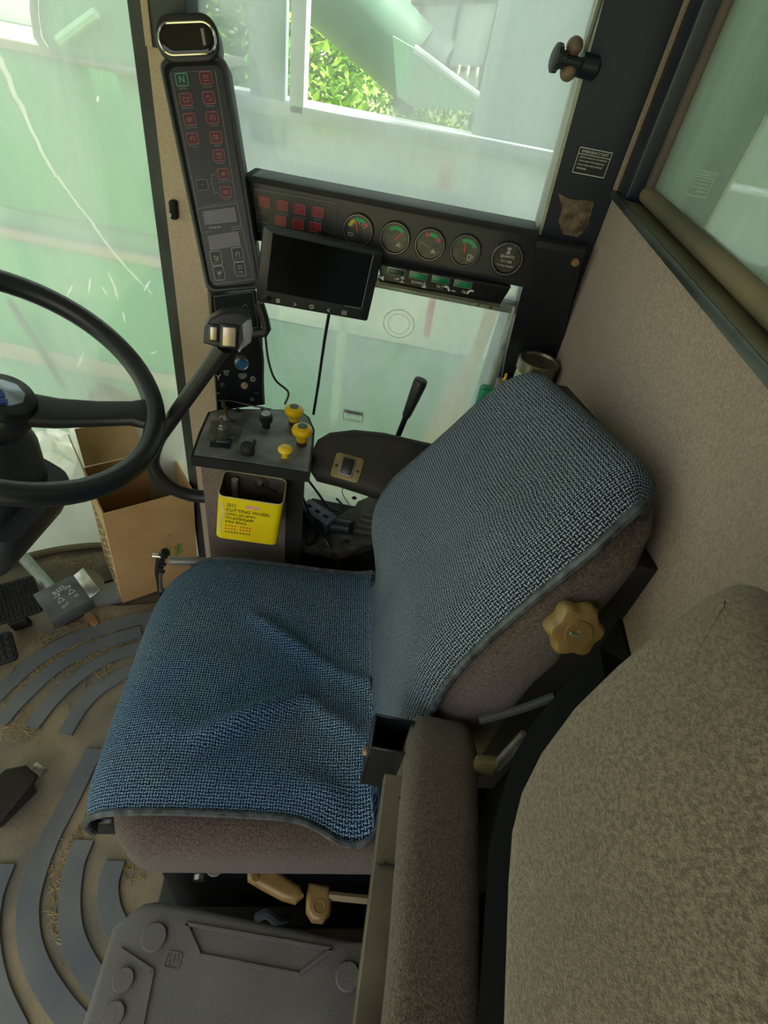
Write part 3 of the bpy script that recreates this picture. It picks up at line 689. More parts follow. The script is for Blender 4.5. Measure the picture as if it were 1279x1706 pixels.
# ---------------------------------------------------------------- woven seat cover
cov = thing('seat_cover', 'blue woven seat cover with dark piping draped over the driver seat', 'seat cover', SEAT)
LEN = [0]
for a, b in zip(PR[:-1], PR[1:]): LEN.append(LEN[-1] + (b - a).length)
NS = len(PR); KV = 46
RID = [((335, 1225), (505, 1148), .030, .013), ((300, 1262), (470, 1205), -.006, .02), ((505, 1148), (610, 1235), .014, .014), ((415, 1015), (560, 1105), .015, .011), ((560, 1105), (690, 1165), .014, .012),
       ((520, 1262), (620, 1300), -.012, .016), ((520, 1300), (615, 1280), .010, .012), ((400, 985), (520, 1010), .004, .02), ((230, 1180), (330, 1230), .006, .025), ((560, 1180), (640, 1225), .008, .015), ((250, 1100), (420, 1090), .004, .02)]
RIDL = [(sl(*a, .49), sl(*b, .49), am, wd) for a, b, am, wd in RID]
def cover_pt(k, t):
    c = PR[k]; tg = (PR[min(k + 1, NS - 1)] - PR[max(k - 1, 0)]).normalized(); n = V((-tg.y, tg.x))
    z = c.y; back = k > KV - 1
    hw = .224
    if back:
        hw = .214 - .022 * max(0, (z - .5) / .5)
        f = max(0, (z - .92) / .085)
        if c.x > .516: f = 1
        hw -= .018 * f * f
    e = max(0, (abs(t) - .72) / .28); off = n * (-(.026 if back else .012) * e * e)
    v = t * hw
    if back and t < 0: v = t * (hw - .028)
    u, zz = c.x + off.x, c.y + off.y
    if not back:
        d_ = 0
        for a, b, am, wd in RIDL:
            ab = V((b.x - a.x, b.y - a.y)); ap = V((u - a.x, v - a.y)); s_ = max(0, min(1, ap.dot(ab) / ab.length_squared)); dd = (ap - ab * s_).length
            edge = math.sin(PI * (.12 + .76 * s_))
            d_ += am * math.exp(-(dd / wd) ** 2) * edge
        if t > 0: u += .035 * t ** 4 * max(0, 1 - max(0, u) / .12)
        bowl = -.010 * math.exp(-((u - .25) / .14) ** 2 - (v / .15) ** 2)
        zz += d_ + bowl
        # near rear corner hangs lower
        if t < -.6:
            g = math.exp(-((u - .34) / .05) ** 2) * ((-t - .6) / .4) ** 2; v -= .030 * g; zz -= .006 * g
    else:
        hol = math.exp(-((z - .78) / .16) ** 2) * math.exp(-(v / .12) ** 2); u += .004 * hol
        u += .003 * math.sin(z * 34 + v * 9) * (1 - abs(t)) + .004 * math.exp(-((v - .02 + (z - .7) * .35) / .02) ** 2) * (1 if z < .95 else 0)
    if back:
        u = min(u, .582 + .158 * v); u, v, zz = shear(u, v, zz)
    return V((u, v, zz))
NT = 56
def cover_panel(k0, k1, name, m):
    mb = MB(); fine = []
    sub = 2
    ks = [k0 + i / sub for i in range((k1 - k0) * sub + 1)]
    for kk in ks:
        i = int(math.floor(kk)); fr = kk - i
        for j in range(NT + 1):
            t = -1 + 2 * j / NT; p = cover_pt(i, t)
            if fr: p = p * (1 - fr) + cover_pt(min(i + 1, NS - 1), t) * fr
            mb.v.append(tuple(p)); s_ = LEN[i] * (1 - fr) + LEN[min(i + 1, NS - 1)] * fr
            mb.uv[len(mb.v) - 1] = (s_, t * .23)
    for i in range(len(ks) - 1):
        for j in range(NT):
            a = i * (NT + 1) + j; mb.f.append((a, a + NT + 1, a + NT + 2, a + 1))
    o = mb.build(name, m, cov, ang=180)
    sm = o.modifiers.new('thickness', 'SOLIDIFY'); sm.thickness = .005; sm.offset = -1
    return o
cover_panel(0, KV, 'cushion_panel', WEAVE); cover_panel(KV, NS - 1, 'back_panel', WEAVEB)
for nm, t in (('piping', -1), ('piping', 1)):
    pts = [cover_pt(k, t) for k in range(0, NS)]
    MB().tube(pts, .0050, 8).build(nm, PIPE, cov)
MB().tube([cover_pt(0, -1 + 2 * j / 24) for j in range(25)], .005, 8).build('piping', PIPE, cov)
q = cover_pt(2, -.9); MB().pillow(rrect(-.026, .022, -.018, .022, .012), -.045, .012, .008, .008, 3, m=T(q.x + .012, q.y + .008, q.z - .02)).build('tie_strap', BLKS, cov)

# ================================================================ PASSENGER SEAT, PAD
PF = FR(V((.150, .08, 1.03)), V((0, -1, 0)), V((.435, 0, .90)))     # faces forward and up
pts = [(1420, 1400), (1340, 1210), (1285, 1062), (1264, 1005), (1252, 974), (1238, 958), (1218, 953), (1192, 959), (1140, 990), (1080, 1035), (1010, 1095), (940, 1165), (885, 1240), (850, 1310), (832, 1380), (824, 1470), (817, 1620), (811, 1780)]
pol = [LOC(PF, a, b) for a, b in pts]; pol = [(p.x, p.y) for p in pol]
far_top = pol[4]
pol = pol + [tuple(LOC(PF, a, b).xy) for a, b in ((850, 1870), (950, 1930), (1380, 1930), (1430, 1880))]
ps = thing('passenger_seat', 'plain tan brown passenger seat standing nearest the rear wall ledge', 'seat', PF)
MB().pillow(pol, -.055, .0, .018, .016, 5, .004).build('backrest', PASSF, ps)
she = [LOC(PF, a, b, -.06) for a, b in ((1010, 1085), (985, 1115), (940, 1160), (895, 1215), (868, 1262), (842, 1350), (826, 1420), (806, 1780))]
she = [(p.x, p.y) for p in she] + [(.36, she[-1].y - .02), (.40, she[0].y - .02)]
MB().prism(she, -.085, -.053).build('backrest_shade_shell', mat('gap_shade_black', '#08080a', '#0d0d0f', .9, ns=9, spec=.1), ps, smooth=False)  # black plate in place of the shade along the backrest edge
qs = PF.inverted() @ V((.2, .02, .3)); Q3 = PF.inverted().to_3x3()
mb = MB().box(.17, .252, -.30, .17, .004, .72, .01); mb.v = [tuple(PF.inverted() @ V(v_)) for v_ in mb.v]; mb.build('seat_base', MATS['gap_shade_black'], ps)  # box below the seat, near-black for the shade in the gap
pd = thing('padded_rail', 'long brown fabric pad on a metal plate beside the open square tube', 'armrest', T(.10, .1, .60))
def pb(x0, x1, y0, y1, z0, z1, nm, m, bev=.0, seg=3): return MB().box(x0 - .10, x1 - .10, y0 - .1, y1 - .1, z0 - .60, z1 - .60, bev, seg).build(nm, m, pd)
mb = MB(); rg = []
for k in range(15):
    y = -.16 + .475 * k / 14; e = max(0, (y - .285) / .03); 
    x0 = .0735 + .004 * math.sin(y * 21) * .4; x1 = .153; s_ = 1 - .35 * e * e
    xm, zm = (x0 + x1) / 2, .665
    rg.append([((x - xm) * (1 - .12 * e * e) + xm - .10, y - .1, (z - zm) * s_ + zm - .60) for x, z in rrect(x0, x1, .61, .72 + .004 * math.sin(y * 13), .022, 5)])
mb.loft(rg).build('pad', PADF, pd, ang=70)
PLT = mat('bare_plate', '#453d35', '#756a5c', .5, .35, ns=7)
pb(.0535, .085, -.16, .243, .683, .699, 'plate', PLT, .002)
pb(.12, .145, -.16, -.12, .62 - .617, .62, 'support_leg', BLKM, .004)
mb = MB()
for x0, x1, y0, y1 in ((.034, .0365, .266, .306), (.078, .0805, .266, .306), (.0365, .078, .266, .2685), (.0365, .078, .3035, .306)): mb.box(x0 - .1, x1 - .1, y0 - .1, y1 - .1, 0, .10, .0006, 1)
mb.build('square_tube', BLKS, pd)
pb(.0365, .078, .2685, .3035, .60, .604, 'tube_floor', BLKM)
MB().lathe([(0, 0), (.006, 0), (.005, .004), (0, .005)], (.034 - .1, .186, .045), (-1, 0, 0), 10).build('bolt', mat('rusty_bolt', '#6b4a36'), pd)
for k, (px, py_) in enumerate(((640, 1436), (628, 1440), (664, 1330), (655, 1560), (660, 1480))):
    q = onZ(px, py_, .7); MB().tube([(q.x - .1, q.y - .1, .1005), (q.x - .092, q.y - .1 + .003 * (k % 3 - 1), .1012), (q.x - .086, q.y - .098, .1005)], .0011, 5).build('frayed_thread', BLKM, pd)

# ================================================================ FLOOR MAT
fm = thing('floor_mat', 'grey ribbed rubber floor mat with curved raised bars around the seat', 'mat', T(-.5, .4, 0))
MATM = mat('mat_rubber', '#6b665c', '#8f8068', .8, ns=7, nlo=.4, nhi=.62, bump=.5, bs=140, bdist=.002)
RIBM = mat('mat_rib', '#545a63', '#6d6f70', .55, ns=6, bump=.15, bs=200)
mp = [onZ(a, b, 0) for a, b in ((-140, 1100), (18, 1052), (50, 1015), (110, 1000), (200, 1012), (330, 1000))]
mp = [(p.x + .5, p.y - .4) for p in mp] + [(.62, .42), (.62, -.55), (-.45, -.55)]
MB().prism(mp, 0, .006).build('mat_base', MATM, fm)
def rib(px, wd):
    c = smooth_path([onZ(a, b, .010) - V((.5 * -1, .4, 0)) for a, b in px], 5); n = len(c); L_, R_ = [], []
    for i in range(n):
        t = (c[min(i + 1, n - 1)] - c[max(i - 1, 0)]).normalized(); nn = V((-t.y, t.x, 0)) * wd / 2
        L_.append(c[i] + nn); R_.append(c[i] - nn)
    rg = []
    for l, r in zip(L_, R_):
        m_ = (l + r) / 2; a, b = l * .9 + m_ * .1, r * .9 + m_ * .1
        rg.append([(l.x, l.y, .005), (a.x, a.y, .0125), (b.x, b.y, .0125), (r.x, r.y, .005)])
    MB().loft(rg).build('rib', RIBM, fm, ang=30)
for px, wd in (([(-20, 1172), (60, 1100), (130, 1062), (215, 1035), (260, 1028)], .040), ([(0, 1205), (40, 1160), (100, 1108), (170, 1072), (235, 1052)], .036), ([(52, 1212), (90, 1165), (140, 1120), (195, 1090), (235, 1078)], .034),
               ([(108, 1222), (135, 1180), (170, 1145), (225, 1112)], .034),
               ([(158, 1248), (118, 1330), (82, 1400), (56, 1470), (46, 1530), (58, 1600), (105, 1680), (190, 1770)], .040),
               ([(140, 1400), (122, 1450), (116, 1520), (128, 1580), (170, 1650), (240, 1730)], .040),
               ([(192, 1435), (180, 1480), (188, 1530), (220, 1580)], .040),
               ([(8, 1440), (-14, 1500), (-20, 1570), (-6, 1650), (30, 1730)], .040), ([(-60, 1500), (-70, 1600), (-30, 1720)], .05)):
    rib(px, wd)
# step plate at the foot of the windscreen
st = thing('step_plate', 'dusty sheet metal step at the foot of the windscreen', 'plate', T(-.8, .9, 0))
p_ = [(75, 940), (185, 915), (196, 975), (205, 990), (60, 1040), (20, 1060)]
MB().prism([(onZ(a, b, .012).x + .8, onZ(a, b, .012).y - .9) for a, b in ((70, 936), (186, 918), (198, 962), (160, 972), (85, 1000))], .001, .012).build('plate', FLOORM, st)
MB().prism([(onZ(a, b, .02).x + .8, onZ(a, b, .02).y - .9) for a, b in ((150, 980), (197, 966), (203, 996), (148, 1008))], .001, .02).build('lip', mat('step_grey', '#5c6062', '#7a7c7a', .6, ns=12), st)
# straw and chaff on the floor
rnd = random.Random(11); mb = MB()
def straw(px, py_, l, r, z):
    q = onZ(px, py_, z); a = rnd.uniform(0, 2 * PI); d = V((math.cos(a), math.sin(a), rnd.uniform(-.05, .1))) * l
    mb.tube([q - d / 2, q + V((0, 0, l * .06)), q + d / 2], r, 4)
for _ in range(330): straw(rnd.gauss(150, 60), rnd.gauss(1075, 30), rnd.uniform(.006, .03), .0008, .0085)
for _ in range(260):
    t = rnd.random(); straw(20 + 190 * t + rnd.gauss(0, 10), 1135 - 80 * t + rnd.gauss(0, 14), rnd.uniform(.005, .022), .0007, .0085)
for _ in range(160):
    t = rnd.random(); straw(130 - 40 * math.sin(t * PI) + rnd.gauss(0, 8), 1380 + 230 * t, rnd.uniform(.004, .015), .0007, .0085)
for _ in range(120): straw(rnd.uniform(0, 70), rnd.uniform(1170, 1235), rnd.uniform(.005, .02), .0007, .0085)
for _ in range(80): straw(rnd.uniform(90, 185), rnd.uniform(925, 950), rnd.uniform(.004, .014), .0008, .014)
for _ in range(60): straw(rnd.uniform(205, 238), rnd.uniform(1395, 1470), rnd.uniform(.004, .014), .0008, .0085)
o = mb.build('straw_litter', mat('straw', '#8a744c', '#b09a6c', .9, ns=30)); o['kind'] = 'stuff'; o['label'] = 'straw and chaff scattered on the floor mat'; o['category'] = 'straw'
lf = [(146, 1028), (152, 1022), (162, 1030), (166, 1040), (160, 1046), (150, 1040)]
q = onZ(156, 1035, .01); o = MB().pillow([(onZ(a, b, .01).x - q.x, onZ(a, b, .01).y - q.y) for a, b in lf], 0, .006, .003, .002, 2).build('dry_leaf', mat('leaf_brown', '#8a5f34', '#a57a48', .8, ns=30)); o.location = (q.x, q.y, .010)
o['label'] = 'curled brown dry leaf on the mat below the foot pedal'; o['category'] = 'leaf'

# ================================================================ GREY CASE
CZ = .26
cs = thing('storage_case', 'grey moulded plastic case with round feet lying beside the seat base', 'case', T(-.07, .02, 0))
CASEM = mat('case_grey', '#5e5c5a', '#6a6866', .65, ns=10, bump=.25, bs=260)
def cz(px, py_, z=CZ): p = onZ(px, py_, z); return (p.x + .07, p.y - .02)
body = [cz(*p) for p in ((226, 1512), (240, 1503), (262, 1500), (345, 1515), (450, 1537), (560, 1559), (600, 1568), (640, 1580))]
body = body[:6] + [(.176, cz(598, 1567)[1])]
body += [(.176, -.24), (cz(130, 1720)[0], -.24), cz(130, 1720), cz(150, 1660), cz(186, 1545)]
MB().pillow(body, .004, CZ, .010, .01, 3).build('shell', CASEM, cs)
tray = [cz(*p) for p in ((310, 1540), (552, 1582), (498, 1624), (333, 1592))]
mb = MB(); stroke(mb, [V(p) for p in tray + tray[:1]], .004, CZ - .002, CZ + .004); mb.build('recess_rim', CASEM, cs)
rl = [cz(*p) for p in ((200, 1582), (255, 1618), (235, 1720))]
mb = MB(); stroke(mb, [V(p) for p in rl], .004, CZ - .002, CZ + .004); mb.build('moulded_edge', CASEM, cs)
for a, b, r in ((257, 1562, .0175), (579, 1627, .0175), (206, 1633, .014), (190, 1690, .014)):
    x, y = cz(a, b); MB().lathe([(0, 0), (r, 0), (r, .004), (r * .93, .006), (0, .006)], (x, y, CZ - .001), (0, 0, 1), 24).build('foot', CASEM, cs)
x, y = cz(288, 1600); mb = MB(); outline(mb, rrect(x - .010, x + .010, y - .009, y + .009, .003), .0016, CZ, CZ + .0015)
for k in range(3): mb.box(x - .007 + .005 * k, x - .004 + .005 * k, y - .005 + .002 * k, y + .002 + .002 * k, CZ, CZ + .0015)
mb.build('moulded_mark', CASEM, cs)
o = MB().tube(smooth_path([onZ(430, 1528, .29), onZ(445, 1522, .31), onZ(460, 1532, .3), onZ(475, 1530, .27)], 4), .007, 8).build('rag', mat('rag_blue', '#0c1218', '#1a2730', .9, ns=60))
o['label'] = 'small dark blue rag tucked between the case and seat base'; o['category'] = 'rag'

# ================================================================ STEERING WHEEL AND COLUMN
th, ph = .542, .158
WN = V((math.sin(th) * math.cos(ph), math.sin(th) * math.sin(ph), math.cos(th)))
WC = V((-.5545, .627, .8332))
WF = FR(WC, WN.cross(V((0, 1, 0))).normalized() * -1, V((0, 1, 0)))
if WF.to_3x3().col[2].dot(WN) < 0: WF = FR(WC, WN.cross(V((0, 1, 0))).normalized(), V((0, 1, 0)))
swh = thing('steering_wheel', 'black steering wheel with thick rim and domed hub cap', 'steering wheel', WF)
WBLK = mat('wheel_black', '#14161d', '#1b1e26', .38, ns=6)
MB().tube([(.2 * math.cos(a), .2 * math.sin(a), 0) for a in [2 * PI * k / 64 for k in range(64)]], .0165, 14, True).build('rim', WBLK, swh)
tp = LOC(WF, 246, 688); ang = math.atan2(tp.y, tp.x)
for k in (0, PI, ):
    a = ang + k; d = V((math.cos(a), math.sin(a), 0)); s_ = V((-d.y, d.x, 0))
    rg = []
    for r_, hw, z, th_ in ((.02, .030, -.062, .012), (.07, .026, -.052, .012), (.12, .023, -.032, .011), (.165, .022, -.011, .011), (.188, .030, -.002, .010), (.20, .040, 0, .008)):
        rg.append([tuple(d * r_ + s_ * (x) + V((0, 0, z + y))) for x, y in rrect(-hw, hw, -th_, th_, .008, 3)])
    MB().loft(rg).build('spoke', WBLK, swh)
HZ = -.048
MB().lathe([(0, -.075), (.040, -.075), (.045, -.05), (.047, -.03), (.044, -.018), (.040, -.012), (0, -.012)], (0, 0, HZ + .012), (0, 0, 1), 40).build('hub', WBLK, swh)
cap = MB().lathe([(0, -.014), (.043, -.014), (.044, -.006), (.039, .002), (.030, .005), (0, .006)], (0, 0, HZ + .008), (0, 0, 1), 40).build('horn_cap', BLKS, swh)
MB().lathe([(0, .004), (.026, .004), (.024, .0065), (.010, .009), (0, .0095)], (0, 0, HZ + .008), (0, 0, 1), 8).build('emblem_plate', mat('emblem_silver', '#7f8a9c', '#aab4c4', .25, .5, ns=9), cap)
mb = MB()
for pg in (((-16, 654), (-10, 650), (-4, 653), (2, 648), (7, 655), (9, 662), (-16, 664)), ((-16, 667), (12, 665), (13, 671), (-16, 673))):
    mb.prism([tuple(LOC(WF, a, b, HZ + .017).xy) for a, b in pg], HZ + .012, HZ + .0180)
mb.build('emblem', mat('emblem_blue', '#27409a', None, .5), cap)
# column
colf = FR(WC - WN * .10, (WF.to_3x3().col[0]), WF.to_3x3().col[1])
sc_ = thing('steering_column', 'dark steering column shroud below the wheel with a triangle mark', 'steering column', colf)
CB = mat('column_dark', '#1d2028', '#272b34', .5, ns=7)
rg = []
for z, x0, x1, hw in ((.0, -.03, .035, .045), (-.04, -.05, .055, .062), (-.10, -.07, .075, .075), (-.15, -.08, .092, .085)):
    rg.append([(x, y, z) for x, y in rrect(x0, x1, -hw, hw, .03, 4)])
MB().loft(rg).build('boot', CB, sc_)
rg = []
for z, x0, x1, hw in ((-.13, -.10, .115, .095), (-.16, -.105, .125, .105), (-.22, -.10, .125, .105), (-.27, -.095, .11, .10), (-.36, -.09, .085, .08), (-.50, -.08, .065, .06), (-.72, -.06, .05, .05)):
    rg.append([(x, y, z) for x, y in rrect(x0, x1, -hw, hw, .03, 4)])
MB().loft(rg).build('shroud', CB, sc_)
CI_ = colf.inverted()
for nm, px, sz, m_ in (('paper_tag', (12, 868), (.030, .014), mat('tag_beige', '#b5a88c', '#c4b79c', .8, ns=20)), ('maker_plate', (40, 893), (.016, .014), mat('plate_dark', '#2b2e33', None, .5))):
    d = CI_.to_3x3() @ ray(*px); o_ = CI_ @ CAM; t = None
    for k in range(400):
        P = o_ + d * (.5 + k * .001)
        if -.27 < P.z < -.15 and P.x < .126 and abs(P.y) < .107: t = P; break
    if t:
        n_ = V((1, 0, .0)) if P.x > .11 else V((0, -1, 0))
        fr_ = FR(t, n_.cross(V((0, 0, 1))) * -1, V((0, 0, 1)))
        MB().box(-sz[0], sz[0], -sz[1], sz[1], -.001, .0016, .0005, 1, m=fr_ @ M.Rotation(.5, 4, 'Z')).build(nm, m_, sc_)
        if nm == 'maker_plate':
            mb = MB(); outline(mb, circ(0, 0, .010, 16), .0012, .0016, .0022); outline(mb, circ(0, 0, .0055, 3), .0012, .0016, .0022)
            mb.v = [tuple(fr_ @ V(v_)) for v_ in mb.v]; mb.build('triangle_mark', WHT, sc_)


# ================================================================ FOOT PEDALS
PFm = FR(V((-.744, .77, .105)), (.566, .82, .0), (-.82, .55, .25))
fp = thing('foot_pedal', 'grey foot pedal marked REEL with steel side flange', 'pedal', PFm)
PEDM = mat('pedal_grey', '#4b4e50', '#686b6a', .5, .2, ns=14)
MB().box(-.058, .045, -.045, .045, -.008, 0, .003).build('plate', PEDM, fp)
MB().box(-.058, .045, -.047, -.041, -.05, -.004, .002).build('front_skirt', PEDM, fp)
MB().box(.040, .070, -.040, .040, -.004, .003, .002, m=T(.040, 0, 0) @ M.Rotation(-.5, 4, 'Y') @ T(-.040, 0, 0)).build('side_flange', STEEL, fp)
MB().prism([(-.038, 0)] + [(.038 * math.cos(a), .030 * math.sin(a)) for a in [PI - PI * k / 10 for k in range(11)]] , -.0015, .0015, T(.064, 0, .014) @ M.Rotation(PI / 2, 4, 'Z') @ M.Rotation(.5, 4, 'X') @ M.Rotation(PI, 4, 'X')).build('end_disc', mat('pedal_bright', '#6d7270', '#8b8f8c', .4, .5, ns=12), fp)
MB().box(-.03, .02, -.03, .03, -.095, -.006, .003).build('bracket', BLKM, fp)
text('REEL', .017, fp, WHT, (-.005, .022, .0004), rot=.25)
text('OUT', .010, fp, WHT, (-.014, -.024, .0004), rot=.25); text('IN', .010, fp, WHT, (.018, -.014, .0004), rot=.25)
mb = MB()
for x, y, f_ in ((-.016, -.003, 1), (.014, .005, 1)):
    stroke(mb, [V((x - .008, y - .008)), V((x + .008, y - .006)), V((x, y + .006)), V((x - .008, y - .008))], .0014, 0, .0005)
    stroke(mb, [V((x - .010, y + .010)), V((x + .006, y + .014))], .0014, 0, .0005); stroke(mb, [V((x + .002, y + .017)), V((x + .006, y + .014)), V((x + .003, y + .010))], .0014, 0, .0005)
mb.build('symbols', WHT, fp, kind='stuff')
o = MB().cyl(onZ(40, 930, .06), onZ(88, 985, .10), .016, .016, 12)
o = o.build('pedal_arm', GREYM, fp); o.parent = None; o.name = 'pedal_strut'; o['label'] = 'grey metal strut behind the pedal marked REEL'; o['category'] = 'strut'
BP = FR(onZ(18, 1000, .10), (.75, .62, 0), (-.55, .70, .45))
bp = thing('brake_pedal', 'black brake pedal with a studded rubber pad', 'pedal', BP)
MB().pillow(rrect(-.055, .060, -.05, .05, .012), -.016, 0, .004, .004, 2).build('pad', RUB, bp)
mb = MB()
for i in range(12):
    for j in range(10):
        x, y = -.050 + .0092 * i, -.044 + .0095 * j
        mb.add([(x - .0035, y - .0035, 0), (x + .0035, y - .0035, 0), (x + .0035, y + .0035, 0), (x - .0035, y + .0035, 0), (x - .0018, y - .0018, .004), (x + .0018, y - .0018, .004), (x + .0018, y + .0018, .004), (x - .0018, y + .0018, .004)],
               [(4, 5, 6, 7), (0, 1, 5, 4), (1, 2, 6, 5), (2, 3, 7, 6), (3, 0, 4, 7)])
mb.build('studs', RUB, bp, smooth=False, kind='stuff')
MB().box(-.02, .02, -.06, -.04, -.10, -.006, .004).build('arm', BLKM, bp)
BP2 = FR(onZ(0, 1075, .06), (.75, .62, 0), (-.55, .70, .35))
b2 = thing('second_brake_pedal', 'black pedal with coarse rubber knobs below the brake pedal', 'pedal', BP2); b2.name = 'clutch_pedal'
MB().pillow(rrect(-.05, .028, -.045, .03, .01), -.016, 0, .004, .004, 2).build('pad', RUB, b2)
for i in range(5):
    for j in range(4): MB().lathe([(.006, 0), (.005, .005), (0, .006)], (-.040 + .014 * i, -.034 + .016 * j, 0), (0, 0, 1), 8).build('knob', RUB, b2)
MB().box(-.02, .01, -.03, 0, -.055, -.006, .003).build('arm', BLKM, b2)
AP = FR(onZ(22, 1320, .07), (.35, .93, 0), (-.93, .35, .25))
ac_ = thing('accelerator_pedal', 'dark worn pedal with a bright steel tab standing on the ribbed mat', 'pedal', AP)
MB().pillow([(-.075, -.015), (-.06, -.03), (.03, -.018), (.045, -.010), (.045, .022), (.02, .045), (-.06, .05), (-.085, .03)], -.012, .004, .005, .004, 3).build('pad', mat('pedal_brown', '#17130f', '#241e18', .55, ns=8), ac_)
MB().box(.044, .066, -.014, .016, -.010, .004, .004, m=M.Rotation(.25, 4, 'Y')).build('steel_tab', STEEL, ac_)
MB().box(-.05, .03, -.02, .03, -.06, -.010, .004).build('bracket', BLKM, ac_)

# ================================================================ CARDBOARD BOX
BX = FR(onZ(205, 1005, .004), (.74, .67, -.02), (.15, .0, 1))
cb = thing('cardboard_box', 'open plain cardboard box with green print beside the console', 'box', BX)
CARD = mat('cardboard', '#b08c5c', '#c09c6c', .85, ns=9, bump=.1, bs=150)
CARDI = mat('cardboard_pale', '#c9ae80', '#bd9f70', .85, ns=9)
bw, bh, bd = .208, .365, .165; t_ = .004
MB().box(0, bw, 0, bh, -t_, 0, .0008, 1).build('front_panel', CARD, cb)
MB().box(0, t_, 0, bh, -bd, -t_, .0008, 1).build('side_panel', CARDI, cb)
MB().box(bw - t_, bw, 0, bh, -bd, -t_, .0008, 1).build('side_panel', CARD, cb)
MB().box(t_, bw - t_, 0, bh, -bd, -bd + t_, .0008, 1).build('back_panel', CARD, cb)
MB().box(t_, bw - t_, 0, t_, -bd + t_, -t_).build('bottom_panel', CARD, cb)
MB().box(0, .003, 0, .11, -bd + .004, -.02, .0008, 1, m=T(0, bh, 0) @ M.Rotation(.12, 4, 'Z')).build('flap', CARDI, cb)
MB().box(.006, bw - .006, 0, .10, -.003, 0, .0008, 1, m=T(0, bh, -bd) @ M.Rotation(-.25, 4, 'X')).build('flap', CARDI, cb)
q = LOC(BX, 285, 920); GP = mat('green_ink', '#4f8a3a', '#3d7a34', .8, ns=40)
mb = MB()
for j, x in enumerate((-.022, .008)):
    for i in range(4): stroke(mb, [V((q.x + x, q.y - .016 + .010 * i)), V((q.x + x + .022, q.y - .010 + .010 * i))], .004, 0, .0006)
    stroke(mb, [V((q.x + x + .010, q.y - .020)), V((q.x + x + .012, q.y + .030))], .003, 0, .0006)
mb.build('green_print', GP, cb)
mb = MB(); rnd = random.Random(3)
for i in range(9):
    for j in range(5):
        y, z = .05 + .026 * i + rnd.uniform(-.004, .004), -.03 - .024 * j; l = rnd.uniform(.008, .018)
        mb.box(-.0006, .0002, y, y + l, z - .0016, z + .0016); mb.box(-.0006, .0002, y + l * .3, y + l * .3 + .003, z - .007, z + .007)
mb.build('ink_writing', mat('ink_black', '#2b2620', None, .8), cb)
for a, b in ((283, 892), (276, 901)):
    q = LOC(BX, a, b); MB().lathe([(0, 0), (.002, 0), (0, .0006)], (q.x, q.y, 0), (0, 0, 1), 8).build('hole', mat('ink_black', '#2b2620'), cb)

# ================================================================ SIDE CONSOLE
CFm = FR(V((-.2719, .84, .6583)), (.9673, .2494, -.046), (-.2532, .9392, -.2))
co = thing('side_console', 'carpeted side console with a worn black top plate of switches and knobs', 'console', CFm)
CI = CFm.inverted()
poly = [(350, 686), (372, 681), (498, 683), (512, 694), (521, 715), (519, 742), (514, 785), (418, 770), (322, 757), (335, 720)]
poly = [LOC(CFm, a, b) for a, b in poly]; poly = [(p.x, p.y) for p in poly]
TOPM = mat('console_top', '#58595b', '#8b8986', .5, ns=13, nlo=.40, nhi=.70, bump=.1, bs=90)
MB().pillow(poly, -.016, 0, .003, .003, 2).build('top_plate', TOPM, co)
cen = sum([V(p) for p in poly], V((0, 0))) / len(poly)
mb = MB(); outline(mb, [tuple(cen + (V(p) - cen) * 1.012) for p in poly], .006, -.020, -.0015); mb.build('edge_trim', mat('edge_black', '#0b0c11', '#12141b', .6, ns=9, spec=.2), co)
def plan(pts, z): return [onZ(a, b, z) for a, b in pts]
bp_ = plan([(334, 770), (478, 790), (488, 700), (358, 695)], .635)
def body(pts, nm, m):
    vs = [CI @ V((p.x, p.y, z)) for z in (.004, .6) for p in pts]
    tz = []
    for p in pts:                                     # meet the sloping plate from below
        l = CI @ V((p.x, p.y, .66)); l.z = -.017; tz.append(l)
    n = len(pts); vs = vs[:n] + tz
    MB().add(vs, [tuple(range(n - 1, -1, -1)), tuple(range(n, 2 * n))] + [(i, (i + 1) % n, n + (i + 1) % n, n + i) for i in range(n)]).build(nm, m, co, smooth=False)
body(bp_, 'carpet_body', CONSF)
body(plan([(479, 791), (508, 795), (505, 705), (489, 700)], .635), 'dark_side', BLKM)
def cl(px, py_, h=0): return LOC(CFm, px, py_, h)
# bare metal sub plate with two toggles
sp = [cl(a, b) for a, b in ((352, 702), (407, 699), (396, 739), (344, 734))]
MB().prism([(p.x, p.y) for p in sp], 0, .0015).build('sub_plate', mat('worn_steel', '#4a4a4b', '#77776f', .45, .5, ns=25), co)
UPZ = CI.to_3x3() @ V((0, 0, 1))
def toggle(px, py_, l=.028):
    p = cl(px, py_); t = MB().lathe([(0, 0), (.009, 0), (.009, .002), (.006, .002), (.006, .007), (.0045, .008), (0, .008)], p, (0, 0, 1), 12).build('toggle_nut', STEEL, co)
    MB().tube([p + V((0, 0, .006)), p + UPZ * l * .6 + V((0, 0, .004)), p + UPZ * l], [.0022, .003, .0038], 10).build('toggle_switch', BRASS if py_ < 705 else STEEL, co)
toggle(377, 699); toggle(370, 715)
for a, b in ((393, 711), (387, 731)): MB().lathe([(0, 0), (.005, 0), (.005, .0025), (0, .003)], cl(a, b), (0, 0, 1), 6).build('nut', STEEL, co)
# rocker
pr_ = [cl(a, b) for a, b in ((360, 732), (387, 733), (383, 748), (349, 744))]
MB().prism([(p.x, p.y) for p in pr_], 0, .0025).build('rocker_frame', BLKS, co)
p = cl(370, 739); MB().box(p.x - .011, p.x + .013, p.y - .006, p.y + .006, .002, .007, .002).build('rocker_switch', mat('rocker_grey', '#2b3036', '#3b4248', .35, ns=20), co)
p = cl(353, 740); MB().box(p.x - .003, p.x + .003, p.y - .006, p.y + .006, .0025, .0028).build('rocker_slot', mat('void', '#040404', None, .9), co)
